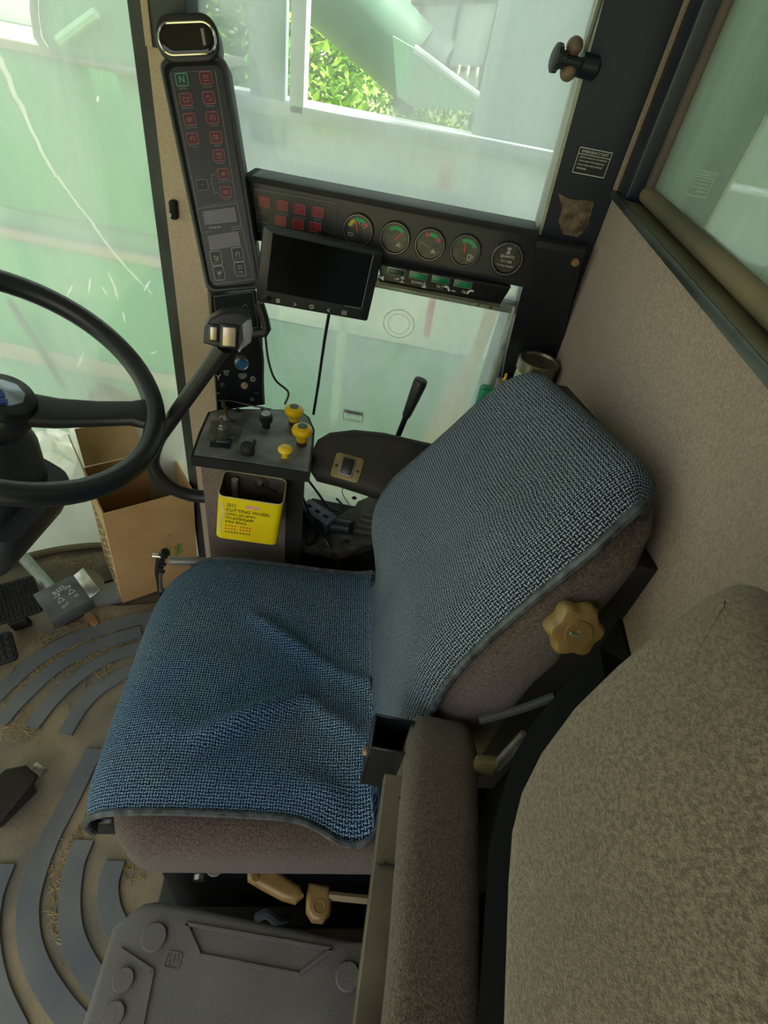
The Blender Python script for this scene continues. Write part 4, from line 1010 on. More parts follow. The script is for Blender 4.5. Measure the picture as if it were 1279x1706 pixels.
# push buttons
def knob(px, py_, prof, nm, m, n=24, lob=0, amp=0):
    return MB().lathe(prof, cl(px, py_), UPZ, n, lob, amp).build(nm, m, co)
knob(443, 712, [(0, 0), (.008, 0), (.008, .012), (.0115, .014), (.0125, .018), (.0125, .030), (.0105, .032), (0, .032)], 'rotary_knob', BLK, 36, 18, .03)
p = cl(443, 712) + UPZ * .0325; MB().lathe([(0, 0), (.0092, 0), (.0085, .0015), (0, .0018)], p, UPZ, 20).build('knob_cap', mat('cap_grey', '#9aa3a6', '#b0b8ba', .35, ns=20), co)
knob(412, 755, [(0, 0), (.0128, 0), (.0132, .010), (.0128, .016), (.0105, .019), (0, .0195)], 'round_button', RUB)
p0 = cl(421, 742); MB().tube([p0, p0 + UPZ * .012 + V((.003, .004, 0))], .0045, 10).build('key_switch', mat('olive_metal', '#4a4a3a', '#6a6a52', .5, .5, ns=30), co)
MB().box(p0.x - .002, p0.x + .003, p0.y - .004, p0.y + .012, .0, .004, .001).build('key_slot', BLKS, co)
knob(396, 685, [(0, 0), (.007, 0), (.0065, .003), (.004, .005), (0, .005)], 'cap_screw', RUB)
for a, b in ((372, 678), (437, 690)): knob(a, b, [(0, 0), (.0035, 0), (.0035, .012), (.0045, .013), (.0045, .016), (0, .017)], 'small_post', STEEL, 10)
def yknob(px, py_, s):
    t = knob(px, py_, [(0, 0), (.009 * s, 0), (.009 * s, .007 * s), (.010 * s, .008 * s), (.010 * s, .011 * s), (0, .011 * s)], 'knob_stem', mat('stem_brown', '#3a2c28', '#4a3a34', .5, ns=20))
    knob(px, py_, [(0, .010 * s), (.0095 * s, .010 * s), (.0105 * s, .020 * s), (.0115 * s, .022 * s), (.017 * s, .027 * s), (.0182 * s, .032 * s), (.0165 * s, .037 * s), (.010 * s, .0405 * s), (0, .041 * s)], 'yellow_knob', YEL, 32)
    p = cl(px, py_) + UPZ * .0408 * s
    MB().lathe([(0, 0), (.0085 * s, 0), (.008 * s, .0008), (0, .001)], p, UPZ, 20).build('knob_inlay', mat('inlay_green', '#14301f', '#1d5a34', .4, ns=300), co)
yknob(489, 708, 1.08); yknob(502, 742, 1.08)
knob(475, 762, [(0, 0), (.007, 0), (.006, .004), (.0055, .009), (.007, .012), (.0125, .015), (.0135, .018), (.012, .021), (.007, .0235), (0, .024)], 'yellow_knob', mat('yellow_pale', '#f3cf3a', '#efc522', .35, ns=20), 28)
mb = MB(); rnd = random.Random(9)
for a, b in ((345, 702), (350, 712), (340, 738), (411, 707), (403, 725), (392, 745), (437, 715), (434, 758), (460, 722), (362, 718), (465, 705), (492, 772), (357, 690), (430, 690)):
    p = cl(a, b); mb.prism(circ(p.x, p.y, rnd.uniform(.003, .006), 7, rnd.uniform(.001, .002)), 0, .0004)
mb.build('worn_marks', GRYP, co)

# tin of the screw boxes
TF = FR(V((-.2362, .680, .5805)), (.981, .167, -.098), (.093, .036, .995))
tin = thing('metal_tin', 'open yellow metal tin lettered CUTTING WHEEL screwed to the console front', 'tin', TF)
TW, TH, TD = .0565, .052, .074
def tinring(e, y, r): return [(x, y, z - TD / 2) for x, z in rrect(-TW + e, TW - e, -TD / 2 + e, TD / 2 - e, r, 5)]
TINY = mat('tin_yellow', '#e6d000', '#dcc200', .35, ns=14, coat=.4)
MB().loft([tinring(.0, TH, .012), tinring(0, -TH + .003, .012), tinring(.003, -TH, .010)], cap=False).build('wall', TINY, tin)
mb = MB(); mb.loft([tinring(.001, TH, .011), tinring(.001, -TH + .002, .011)], cap=False); mb.prism([(x, z) for x, y, z in tinring(.002, 0, .01)], -TH, -TH + .002, M.Rotation(-PI / 2, 4, 'X') @ M.Diagonal((1, -1, 1, 1)))
mb.build('inside', mat('tin_inside', '#6d665a', '#8a8272', .4, .6, ns=12), tin)
MB().tube(tinring(.0005, TH, .0115), .0013, 6, True).build('rolled_rim', mat('rim_pale', '#d9cf8a', '#efe6b0', .3, .4, ns=20), tin)
q = V((.010, TH - .016, -TD + .003))
MB().lathe([(0, 0), (.013, 0), (.013, .0015), (0, .002)], q, (0, 0, 1), 20).build('washer', mat('rusty_steel', '#5a4c3c', '#8a7a62', .5, .7, ns=60), tin)
MB().lathe([(0, 0), (.006, 0), (.006, .004), (0, .006)], q + V((0, 0, .0015)), (0, 0, 1), 8).build('screw', STEEL, tin)
INK = mat('ink_dark', '#3a3510', None, .6); INKO = mat('ink_orange', '#d06a1c', None, .6); INKG = mat('ink_green', '#4a7a20', None, .6)
text('ISO', .011, tin, INKG, (-.040, .035, .0006), align='LEFT')
text('CUTTING WHEEL', .0098, tin, INK, (-.041, .0235, .0006), align='LEFT')
for k, s_ in enumerate(('107X1.2X16MM', 'T41A/F30Q6BF', 'MAX 80m/s')): text(s_, .0078, tin, INK, (-.041, .0135 - .0092 * k, .0006), align='LEFT')
for k in range(3):
    mb = MB()
    for i in range(9):
        if k < 2 and i == 4: continue
        x = -.040 + .0053 * i; y = -.0165 - .0075 * k; mb.box(x, x + .0032, y, y + .0032 - .001 * (k == 2), 0, .0006)
    mb.build('small_print', INKO if k < 2 else INK, tin)
mb = MB()
for sx in (-1, 1): mb.prism(circ(.004 + .006 * sx, .036, .006, 14, .004), 0, .0005)
mb.build('pink_badge', mat('ink_pink', '#d98a9a', '#e0a0a8', .6, ns=80), tin)
mb = MB(); stroke(mb, [V((-.048, .040)), V((-.044, .012)), V((-.050, -.004)), V((-.047, -.034))], .003, 0, .0005); mb.build('scratch', mat('scratch', '#cfc9a0', None, .5), tin)
# things kept in the tin
tm = TF.inverted()
o = MB().tube([TF @ V((-.030, -TH + .006, -.052)), TF @ V((-.036, TH - .006, -.058))], .0062, 12).build('marker_tube', mat('tube_silver', '#a8aaa2', '#cfd0c8', .3, .6, ns=30))
o['label'] = 'silver tube standing inside the yellow tin'; o['category'] = 'tube'
o = MB().tube([TF @ V((.012 * math.cos(a) - .004, -TH + .016 + .012 * math.sin(a), -.045)) for a in [2 * PI * k / 20 for k in range(20)]], .005, 8, True).build('pink_ring', mat('pink_rubber', '#8a4a5a', '#a05a68', .6, ns=20))
o['label'] = 'dull pink ring at the bottom of the yellow tin'; o['category'] = 'ring'
o = MB().tube(smooth_path([TF @ V(p) for p in ((.020, TH - .024, -TD + .004), (.036, TH - .028, -TD + .008), (.048, TH - .032, -TD + .012))], 3), .0011, 5).build('wire_clip', RUB)
o['label'] = 'thin dark wire clip on the inner wall of the yellow tin'; o['category'] = 'wire'

# ================================================================ ARMREST, SHELF AND LEVER BESIDE THE SEAT
AF = FR(V((-.0834, .80, .6526)), (.992, -.05, -.068), (.10, .76, .637))
ar = thing('armrest', 'thick dark armrest with a tan switch plate beside the seat back', 'armrest', AF)
op = [(514, 778), (517, 752), (528, 730), (548, 718), (590, 713), (640, 718), (700, 732), (760, 745), (745, 800), (690, 835), (650, 832), (610, 818), (560, 802), (524, 793)]
op = [LOC(AF, a, b) for a, b in op]
MB().pillow([(p.x, p.y) for p in op], -.075, .004, .018, .02, 5).build('pad', mat('armrest_black', '#1f1d1c', '#2b2826', .7, ns=12, bump=.2, bs=300), ar)
pp = [LOC(AF, a, b, .005) for a, b in ((563, 752), (607, 766), (597, 808), (547, 790))]
c_ = sum(pp, V()) / 4
TANP = mat('tan_plate', '#7d6c4a', '#94825c', .5, .3, ns=18)
MB().pillow(rrect(c_.x - .027, c_.x + .027, c_.y - .024, c_.y + .024, .006), .003, .0065, .001, .001, 2).build('switch_plate', TANP, ar)
MB().box(c_.x - .014, c_.x + .013, c_.y - .017, c_.y + .019, .006, .009, .001).build('switch_frame', GREYM, ar)
MB().box(c_.x - .011, c_.x + .010, c_.y - .014, c_.y + .016, .008, .013, .002, m=T(c_.x, c_.y, .01) @ M.Rotation(.12, 4, 'X') @ T(-c_.x, -c_.y, -.01)).build('rocker_switch', BLKS, ar)
for sx in (-1, 1): MB().lathe([(0, 0), (.003, 0), (.0025, .0012), (0, .0014)], (c_.x + .0205 * sx, c_.y - .002, .0065), (0, 0, 1), 10).build('screw', mat('screw_dark', '#4a3c28', None, .5, .6), ar)
IA = AF.inverted()
MB().tube([IA @ V((.05, .90, .60)), IA @ V((.055, .90, .425))], .014, 12).build('support_post', BLKM, ar)

shf = thing('side_shelf', 'rough grey metal shelf with rubber bellows right of the seat', 'shelf', T(-.06, .9, .0))
SHM = mat('shelf_rough', '#47463f', '#6b695e', .7, .3, ns=40, bump=.6, bs=150, bdist=.003)
sp_ = [onZ(a, b, .42) for a, b in ((480, 905), (565, 922), (640, 900), (650, 835), (618, 826), (560, 862), (500, 850))]
MB().prism([(p.x + .06, p.y - .9) for p in sp_], .40, .42).build('plate', SHM, shf)
MB().box(-.12, .14, -.06, .08, .004, .40, .004).build('base', BLKM, shf)
q = onZ(578, 885, .421); mb = MB(); outline(mb, rrect(q.x + .06 - .022, q.x + .06 + .018, q.y - .9 - .025, q.y - .9 + .03, .003), .002, .42, .4215); mb.build('stamped_panel', SHM, shf)
for a, b in ((590, 830), (578, 902)):
    q = onZ(a, b, .42); MB().prism(circ(q.x + .06, q.y - .9, .006, 12), .42, .4212).build('slot_hole', mat('hole_dark', '#1d1a14', None, .9), shf)
q = onZ(625, 868, .42)
for k in range(4):
    r = .052 - .007 * k; MB().pillow(rrect(q.x + .06 - r, q.x + .06 + r, q.y - .9 - r, q.y - .9 + r, .012), .42 + .012 * k, .431 + .012 * k, .004, .004, 2).build('bellows_fold', mat('bellows_grey', '#4e4d44', '#615f54', .75, ns=12), shf)
lv = thing('control_lever', 'black control lever with a tapered grip rising behind the armrest', 'lever', T(q.x, q.y, .46))
B0 = V((q.x, q.y, .46))
p0, p1, p2 = onY(662, 728, .93), onY(676, 694, .93), onY(702, 632, .93)
MB().tube([V((0, 0, -.02)), p0 - B0, p1 - B0 + (p1 - p0) * .1], .0058, 12).build('stem', BLKS, lv)
ax = (p2 - p1)
MB().tube([p1 - B0, p1 - B0 + ax * .04, p1 - B0 + ax * .5, p1 - B0 + ax * .9, p1 - B0 + ax * .98, p1 - B0 + ax], [.0075, .0088, .0115, .0135, .0125, .009], 18).build('grip', BLK, lv)

# power adapter and leads on the shelf
q = onZ(535, 862, .45)
pa = thing('power_strip', 'blue grey power strip with black end on the rough shelf', 'power strip', T(q.x, q.y, .421) @ M.Rotation(-.5, 4, 'Z'))
MB().box(-.055, .035, -.022, .022, 0, .038, .006).build('body', mat('strip_dark', '#1d2128', '#2b313a', .4, ns=9), pa)
MB().box(-.052, .030, -.019, .019, .037, .040, .001).build('top_cover', mat('strip_top', '#4a5266', '#5d667a', .45, ns=14), pa)
for k in range(3):
    MB().box(-.042 + .024 * k, -.030 + .024 * k, -.004, .004, .0395, .0406).build('socket_slot', mat('void', '#040404'), pa)
MB().cyl((.03, .004, .022), (.072, .016, .034), .017, .015, 16).build('plug', BLK, pa)
def cable(px, r, nm, label, m=BLKS):
    pts = [onY(a, b, Y) for a, b, Y in px]; c0 = pts[0]
    o = MB().tube(smooth_path([p - c0 for p in pts], 5), r, 7).build(nm, m); o.location = c0; o['label'] = label; o['category'] = 'cable'; return o
cable([(548, 522, .905), (540, 570, .92), (530, 640, .95), (522, 690, .96)], .0030, 'monitor_cable', 'straight black cable hanging from the back of the monitor')
cable([(432, 560, .945), (438, 595, .95), (438, 640, .95), (440, 672, .94)], .0018, 'thin_cable', 'thin black wire hanging straight below the display post')
cable([(442, 560, .945), (447, 600, .95), (458, 632, .95), (478, 650, .955), (480, 660, .95), (474, 674, .94)], .0022, 'thin_cable', 'thin black wire kinked to the right below the display post')
cable([(362, 668, .90), (385, 668, .90), (420, 676, .90), (452, 682, .90)], .0016, 'thin_cable', 'thin black wire lying along the back of the console top')
cable([(505, 830, .80), (515, 855, .81), (540, 895, .82), (560, 935, .78), (566, 945, .74)], .0022, 'power_lead', 'black lead running diagonally from the power strip to the seat')
cable([(512, 798, .84), (530, 822, .86), (548, 846, .87), (565, 850, .88), (570, 842, .88), (560, 830, .89)], .0026, 'power_lead', 'black lead looping from the console to the power strip plug')
cable([(575, 800, .99), (570, 820, .95), (578, 835, .93), (582, 842, .91)], .0013, 'power_lead', 'thin grey wire rising behind the plug on the shelf', GREYM)
for k in range(3):
    cable([(506, 850 + 4 * k, .80), (516 + 3 * k, 870, .81), (530 - 4 * k, 895 + 5 * k, .81), (512, 905 + 3 * k, .80), (506, 880, .80)], .0018, 'coiled_lead', 'tangled black lead coiled between the console and the shelf')['group'] = 'tangled leads by the console'

# jar and bottle behind the seat back
q = onY(888, 640, .88)
jr = thing('glass_jar', 'metal lidded jar standing behind the top of the seat back', 'jar', T(.215, .905, .76))
MB().box(-.045, .035, -.05, .07, -.12, -.002, .004).build('stand', BLKM, jr)
MB().lathe([(0, 0), (.033, 0), (.034, .02), (.034, .095), (.030, .105), (0, .105)], (0, 0, 0), (0, 0, 1), 28).build('body', mat('jar_metal', '#8a846c', '#b5ae90', .3, .7, ns=20), jr)
MB().lathe([(0, .104), (.036, .104), (.0365, .122), (.034, .124), (.031, .123), (.030, .119), (0, .119)], (0, 0, 0), (0, 0, 1), 32).build('lid', mat('lid_steel', '#7a7465', '#9d968a', .3, .8, ns=15), jr)
q = onY(812, 640, .93)
bt = thing('oil_bottle', 'small green and grey bottle with yellow nozzle half behind the seat back', 'bottle', T(q.x + .01, .93, q.z - .12))
MB().pillow(rrect(-.022, .022, -.015, .015, .008), 0, .115, .008, .004, 3).build('body', mat('bottle_green', '#1d8a62', '#2a9a70', .4, ns=12), bt)
MB().box(.004, .032, -.012, .012, .08, .135, .005).build('label_sleeve', mat('sleeve_grey', '#7a6a6a', '#8a7a78', .6, ns=20), bt)
MB().lathe([(0, 0), (.007, 0), (.007, .006), (.003, .008), (.0025, .018), (.0015, .02), (0, .02)], (.018, 0, .128), (0, 0, 1), 14).build('nozzle', YEL, bt)
MB().lathe([(0, 0), (.012, 0), (.012, .008), (0, .009)], (.034, .006, .128), (0, 0, 1), 14).build('cap', BLK, bt)

# ================================================================ CORNER POST DISPLAY
DF = FR(V((-.3526, .92, 1.0535)), (.9462, .2762, .1687), (-.2262, .1919, .955))
dp = thing('display_post', 'tall narrow black monitor panel of red indicator symbols on the corner post', 'display', DF)
W, Hh = .047, .154
# raised rim and recessed face
mb = MB(); mb.loft([[(x, y, z) for x, y in rrect(-W - e, W + e, -Hh - e, Hh + e, .012, 4)] for e, z in ((0, -.07), (0, -.004), (-.002, 0), (-.005, .0), (-.010, -.007))], cap=False)
mb.build('housing', BLK, dp)
MB().prism(rrect(-W + .008, W - .008, -Hh + .008, Hh - .008, .008), -.05, -.006).build('face', DISPF, dp)
def dl(px, py_): return LOC(DF, px, py_, -.006)
def dpoly(pts): return [(dl(*p).x, dl(*p).y) for p in pts]
Z0, Z1 = -.0062, -.0056
mb = MB()
outline(mb, dpoly([(284, 122), (358, 117), (393, 334), (329, 345)]), .0008, Z0, Z1)
stroke(mb, [V(p) for p in dpoly([(352, 386), (335, 387), (328, 348), (395, 338), (402, 376), (386, 379), (386, 383), (404, 380), (422, 465), (352, 474), (334, 390)])], .0008, Z0, Z1)
mb.build('printed_border', GRYP, dp)
ICON = {'wave': [[(-.6, .5), (.6, .5)], [(-.6, 0), (0, .2), (.6, 0)], [(-.6, -.5), (.6, -.5)]], 'pot': [[(-.6, .4), (-.5, -.4), (.5, -.4), (.6, .4), (.2, .3), (-.6, .4)]],
        'arm': [[(-.6, 0), (-.1, .5), (.4, -.1), (.6, -.1)], [(-.2, -.5), (.6, -.5)]], 'belt': [[(-.6, -.4), (.6, .4)], [(-.6, 0), (.2, .5)], [(-.2, -.5), (.6, 0)]],
        'dome': [[(-.6, -.4), (-.5, .2), (0, .5), (.5, .2), (.6, -.4)], [(-.2, 0), (-.2, -.5)], [(.2, 0), (.2, -.5)]], 'hook': [[(-.4, -.5), (-.4, .3), (0, .5), (.4, .3), (.4, -.5)], [(-.4, 0), (0, 0)]],
        'drum': [[(-.6, -.5), (-.6, .5), (.6, .5)], [(-.1, -.4), (-.1, .2), (.2, .2), (.2, -.4), (-.1, -.4)], [(.4, -.4), (.4, .2)]], 'fan': [[(-.5, 0), (.5, 0)], [(-.2, -.4), (.2, .4)], [(-.2, .4), (.2, -.4)], [(.5, 0), (.6, .5)]],
        'rolls': [[(-.5, -.3), (-.5, .3), (-.1, .3), (-.1, -.3), (-.5, -.3)], [(.1, -.3), (.1, .3), (.5, .3), (.5, -.3), (.1, -.3)]], 'cart': [[(-.6, .2), (-.2, .4), (.2, 0), (.6, .3)], [(-.5, -.1), (.4, -.3), (.6, 0)], [(-.3, -.4), (.3, -.4)]]}
def indicator(px, py_, icon, fill, line, word='', w=.0085, h=.0070):
    p = dl(px, py_); mb = MB().prism(rrect(p.x - w, p.x + w, p.y - h, p.y + h, .002, 2), Z0, Z0 + .0010); o = mb.build('indicator', fill, dp)
    mb = MB(); outline(mb, rrect(p.x - w, p.x + w, p.y - h, p.y + h, .002, 2), .0008, Z0, Z0 + .0016)
    for s_ in ICON.get(icon, []): stroke(mb, [V((p.x + a * w * .8, p.y + b * h * .8)) for a, b in s_], .0009, Z0, Z0 + .0015)
    mb.build('symbol', line, o)
    if icon == 'N': text('N', .011, dp, line, (p.x, p.y, Z0 + .0012))
    if word: text(word, .0030, dp, GRYP, (p.x, p.y - h - .0030, Z0 + .0004))
REDD = mat('red_symbol', '#ab5860', None, .5); DRK = mat('indicator_dark', '#1a1c1e', None, .5)
indicator(303, 133, 'N', mat('indicator_green', '#12342c', None, .4), mat('green_symbol', '#5fb098', None, .5), 'NEUTRAL')
for a, b, ic, wd in ((343, 130, 'wave', 'SPREADER'), (310, 166, 'pot', 'GRAIN TANK'), (348, 163, 'arm', 'UNLOAD'), (316, 199, 'belt', 'STRAW WALK'), (354, 196, 'dome', 'CHOPPER'), (321, 231, 'hook', 'TAILINGS'), (360, 229, 'drum', 'FEEDER'), (365, 259, 'wave', 'SHAKER'), (372, 290, 'fan', 'CLEANING FAN'), (376, 320, 'rolls', 'ROTOR')):
    indicator(a, b, ic, mat('indicator_red', '#3f151b', None, .45), REDD, wd)
indicator(337, 308, '', DRK, GRYP); text('LOW', .0032, dp, GRYP, (*dl(337, 308).xy, Z0 + .0014))
mb = MB(); stroke(mb, [V(p) for p in dpoly([(348, 307), (353, 306), (352, 292), (359, 290)])], .0007, Z0, Z1); stroke(mb, [V(p) for p in dpoly([(353, 306), (357, 322), (363, 321)])], .0007, Z0, Z1); mb.build('bracket_line', GRYP, dp)
for (x0, y0), (x1, y1), (x2, y2), (x3, y3) in (((338, 353), (391, 346), (395, 368), (341, 374)), ((346, 394), (397, 386), (401, 408), (350, 416))):
    pl_ = dpoly([(x0, y0), (x1, y1), (x2, y2), (x3, y3)]); o = MB().prism(pl_, Z0, Z0 + .001).build('lcd_screen', LCD, dp)
    mb = MB(); outline(mb, [tuple(V(p)) for p in pl_], .0012, Z0, Z0 + .0018); mb.build('lcd_frame', GRYP, o)
text('ENGINE RPM', .0032, dp, WHT, (*dl(358, 379).xy, Z1 + .0003)); 
for k, wd in enumerate((('GROUND', 360, 430, 'cart'), ('ENGINE', 396, 424, 'hook'), ('FAN', 365, 455, 'fan'), ('HEADER', 400, 448, 'wave'))):
    nm, a, b, ic = wd; indicator(a, b, ic, DRK, mat('symbol_pale', '#a9aca8', None, .6), '', .0085, .0105); text(nm, .0034, dp, GRYP, (dl(a, b).x, dl(a, b).y - .0065, Z0 + .0018))
# oval light on top
p = LOC(DF, 313, 66, .0); hx, hy = .0405, .020
MB().pillow(rrect(p.x - hx - .002, p.x + hx + .002, p.y - hy - .006, p.y + hy + .008, .022, 6), -.055, .004, .004, .006, 3).build('lamp_hood', BLK, dp)
MB().pillow(rrect(p.x - hx + .004, p.x + hx - .004, p.y - hy + .004, p.y + hy - .004, .014, 6), .002, .006, .001, .001, 2).build('lamp_lens', mat('lens_dark', '#0c0d10', '#15171c', .12, ns=9), dp)
mb = MB(); mb.tube([(x, y, .006) for x, y in rrect(p.x - hx + .003, p.x + hx - .003, p.y - hy + .003, p.y + hy - .003, .0155, 6)], .0018, 8, True); mb.build('chrome_ring', mat('chrome', '#c9ccd0', None, .12, 1), dp)
MB().box(p.x + .020, p.x + .024, p.y - .008, p.y + .010, .0058, .0064).build('lens_mark', GRYP, dp)

# lower switch plate of the post
SF = FR(V((-.3359, .95, .7608)), (.90, .43, .01), (.03, -.06, 1))
sw = thing('switch_plate', 'black key switch plate with a blue knob below the display', 'switch panel', SF)
def sl_(px, py_, h=0): return LOC(SF, px, py_, h)
pl_ = [sl_(a, b) for a, b in ((351, 494), (426, 484), (437, 560), (441, 674), (362, 684), (354, 560))]
MB().prism([(p.x, p.y) for p in pl_], -.03, 0).build('plate', BLKS, sw)
pl_ = [sl_(a, b, .002) for a, b in ((356, 494), (421, 486), (430, 545), (362, 552))]
mb = MB(); mb.prism([(p.x, p.y) for p in pl_], 0, .002); mb.build('upper_panel', DISPF, sw)
mb = MB(); outline(mb, [(p.x, p.y) for p in pl_], .001, .0018, .003); mb.build('panel_border', GRYP, sw)
p = sl_(402, 603); MB().lathe([(.010, 0), (.0145, 0), (.0145, .006), (.0125, .009), (.010, .008)], p, (0, 0, 1), 24).build('bezel', STEEL, sw)
MB().lathe([(0, 0), (.0108, 0), (.0108, .010), (.0095, .012), (0, .012)], p, (0, 0, 1), 24).build('blue_knob', mat('blue_knob', '#1f4f80', '#2a6090', .35, ns=20), sw)
p = sl_(407, 642); MB().lathe([(0, 0), (.0075, 0), (.0075, .002), (.006, .002), (.006, .005), (.0042, .005), (.0042, .008), (0, .009)], p, (0, 0, 1), 18).build('breaker_button', mat('button_copper', '#b59a80', '#cfb8a0', .35, .5, ns=30), sw)
p = sl_(372, 640); MB().lathe([(0, 0), (.0075, 0), (.007, .005), (.004, .007), (0, .007)], p, (0, 0, 1), 18).build('key_slot', mat('lock_dark', '#2d2a24', '#403c33', .4, .5, ns=20), sw)
for a, b in ((373, 675), (420, 665)): MB().lathe([(0, 0), (.0045, 0), (.004, .002), (0, .0025)], sl_(a, b), (0, 0, 1), 12).build('screw', STEEL, sw)
p = sl_(404, 626); 
for k, s_ in enumerate(('CIRCUIT', 'BREAKER', 'RESET')): text(s_, .0042, sw, WHT, (p.x, p.y + .004 - .0045 * k, .0006))
p = sl_(377, 621)
for k, s_ in enumerate(('DRIVE', 'STOP', 'ON')): text(s_, .0042, sw, WHT, (p.x, p.y + .004 - .0045 * k, .0006))
text('OFF', .003, sw, WHT, (*sl_(363, 655).xy, .0006)); text('START', .003, sw, WHT, (*sl_(427, 655).xy, .0006))
p = sl_(421, 632); mb = MB(); stroke(mb, [V((p.x + .005 * math.cos(a), p.y + .005 * math.sin(a))) for a in [2 * PI * k / 10 for k in range(11)]], .0009, 0, .0006); stroke(mb, [V((p.x - .003, p.y + .0055)), V((p.x + .003, p.y + .0055))], .0012, 0, .0006); stroke(mb, [V((p.x - .003, p.y - .001)), V((p.x, p.y + .001)), V((p.x + .002, p.y - .002))], .0009, 0, .0006)
p = sl_(364, 628); stroke(mb, [V((p.x - .004, p.y + .004)), V((p.x, p.y)), V((p.x + .004, p.y + .006))], .0012, 0, .0006); stroke(mb, [V((p.x, p.y)), V((p.x - .001, p.y - .006))], .0016, 0, .0006)
mb.build('symbols', WHT, sw, kind='stuff')
p = sl_(408, 512); text('THROTTLE', .0036, sw, GRYP, (p.x, p.y - .004, .0045)); mb = MB(); stroke(mb, [V((p.x - .004, p.y + .003)), V((p.x, p.y + .009)), V((p.x + .004, p.y + .003))], .0009, .0038, .0046); mb.build('symbols', GRYP, sw)
# black tube bracket of the monitor
pts = [onY(a, b, .925) for a, b in ((432, 505), (440, 530), (444, 548), (441, 554), (425, 555), (398, 556))]; c0 = pts[-1]
o = MB().tube([p - c0 for p in pts], .0085, 12).build('monitor_bracket', BLK); o.location = c0; o['label'] = 'bent black bracket between the switch plate and the monitor'; o['category'] = 'bracket'

# ================================================================ GAUGE PANEL
GF = FR(V((-.08, .955, 1.024)), (1, 0, 0), (0, .0, 1))
gp = thing('gauge_panel', 'long black gauge panel across the side window with five round dials', 'instrument panel', GF)
def gl(px, py_, h=0): return LOC(GF, px, py_, h)
def gpo(pts, h=0): return [(gl(*p, h).x, gl(*p, h).y) for p in pts]
MB().pillow(gpo([(402, 294), (420, 293), (896, 384), (900, 402), (884, 482), (640, 434), (430, 402), (410, 398)]), -.06, 0, .003, .003, 2).build('housing', BLK, gp)
MB().box(gl(405, 295).x, gl(897, 388).x, gl(650, 342).y - .004, gl(650, 342).y + .003, -.062, .008, .002).build('top_lip', BLKM, gp)
pl_ = gpo([(424, 314), (562, 339), (554, 400), (430, 385)])
MB().prism(pl_, -.0005, .001).build('warning_plate', DISPF, gp)
mb = MB(); outline(mb, pl_, .0008, .0008, .0016); mb.build('printed_border', GRYP, gp)
for a, b, lit in ((441, 336, 1), (471, 342, 1), (500, 348, 1), (530, 353, 1), (439, 362, 0), (468, 367, 1), (497, 373, 1), (526, 378, 1)):
    p = gl(a, b); w_, h_ = .0092, .0070
    o = MB().box(p.x - w_, p.x + w_, p.y - h_, p.y + h_, .0008, .0022, .0006, 1).build('warning_light', RED if lit else DRK, gp)
    mb = MB(); outline(mb, [(p.x - w_, p.y - h_), (p.x + w_, p.y - h_), (p.x + w_, p.y + h_), (p.x - w_, p.y + h_)], .0008, .001, .0028); mb.build('light_border', mat('red_border', '#a86a70', None, .5) if lit else GRYP, o)
for a, b, s_ in ((440, 350, 'OIL'), (470, 356, 'COOLANT'), (499, 362, 'COOLANT LEVEL'), (529, 366, 'BRAKE'), (497, 386, 'BATTERY'), (525, 391, 'PARKING')):
    text(s_, .0042 if len(s_) < 9 else .0030, gp, GRYP, (*gl(a, b).xy, .0013))
mb = MB(); stroke(mb, [gl(564, 340), gl(555, 402)], .001, 0, .001) if False else None
FACE = mat('gauge_face', '#1c1e20', '#3a3a36', .35, ns=60); FACE2 = mat('gauge_face_dusty', '#3f3e38', '#55534a', .5, ns=60)
def arc(mb, cx, cy, r0, r1, a0, a1, z0, z1, n=10):
    for k in range(n):
        t0, t1 = math.radians(a0 + (a1 - a0) * k / n), math.radians(a0 + (a1 - a0) * (k + 1) / n)
        mb.prism([(cx + r0 * math.cos(t0), cy + r0 * math.sin(t0)), (cx + r1 * math.cos(t0), cy + r1 * math.sin(t0)), (cx + r1 * math.cos(t1), cy + r1 * math.sin(t1)), (cx + r0 * math.cos(t1), cy + r0 * math.sin(t1))], z0, z1)
    return mb
YB_ = mat('band_yellow', '#c9b23a', None, .6); GB_ = mat('band_green', '#2f9a62', None, .6); RB_ = mat('band_red', '#c04a56', None, .6); NEED = mat('needle', '#e0463a', None, .5)
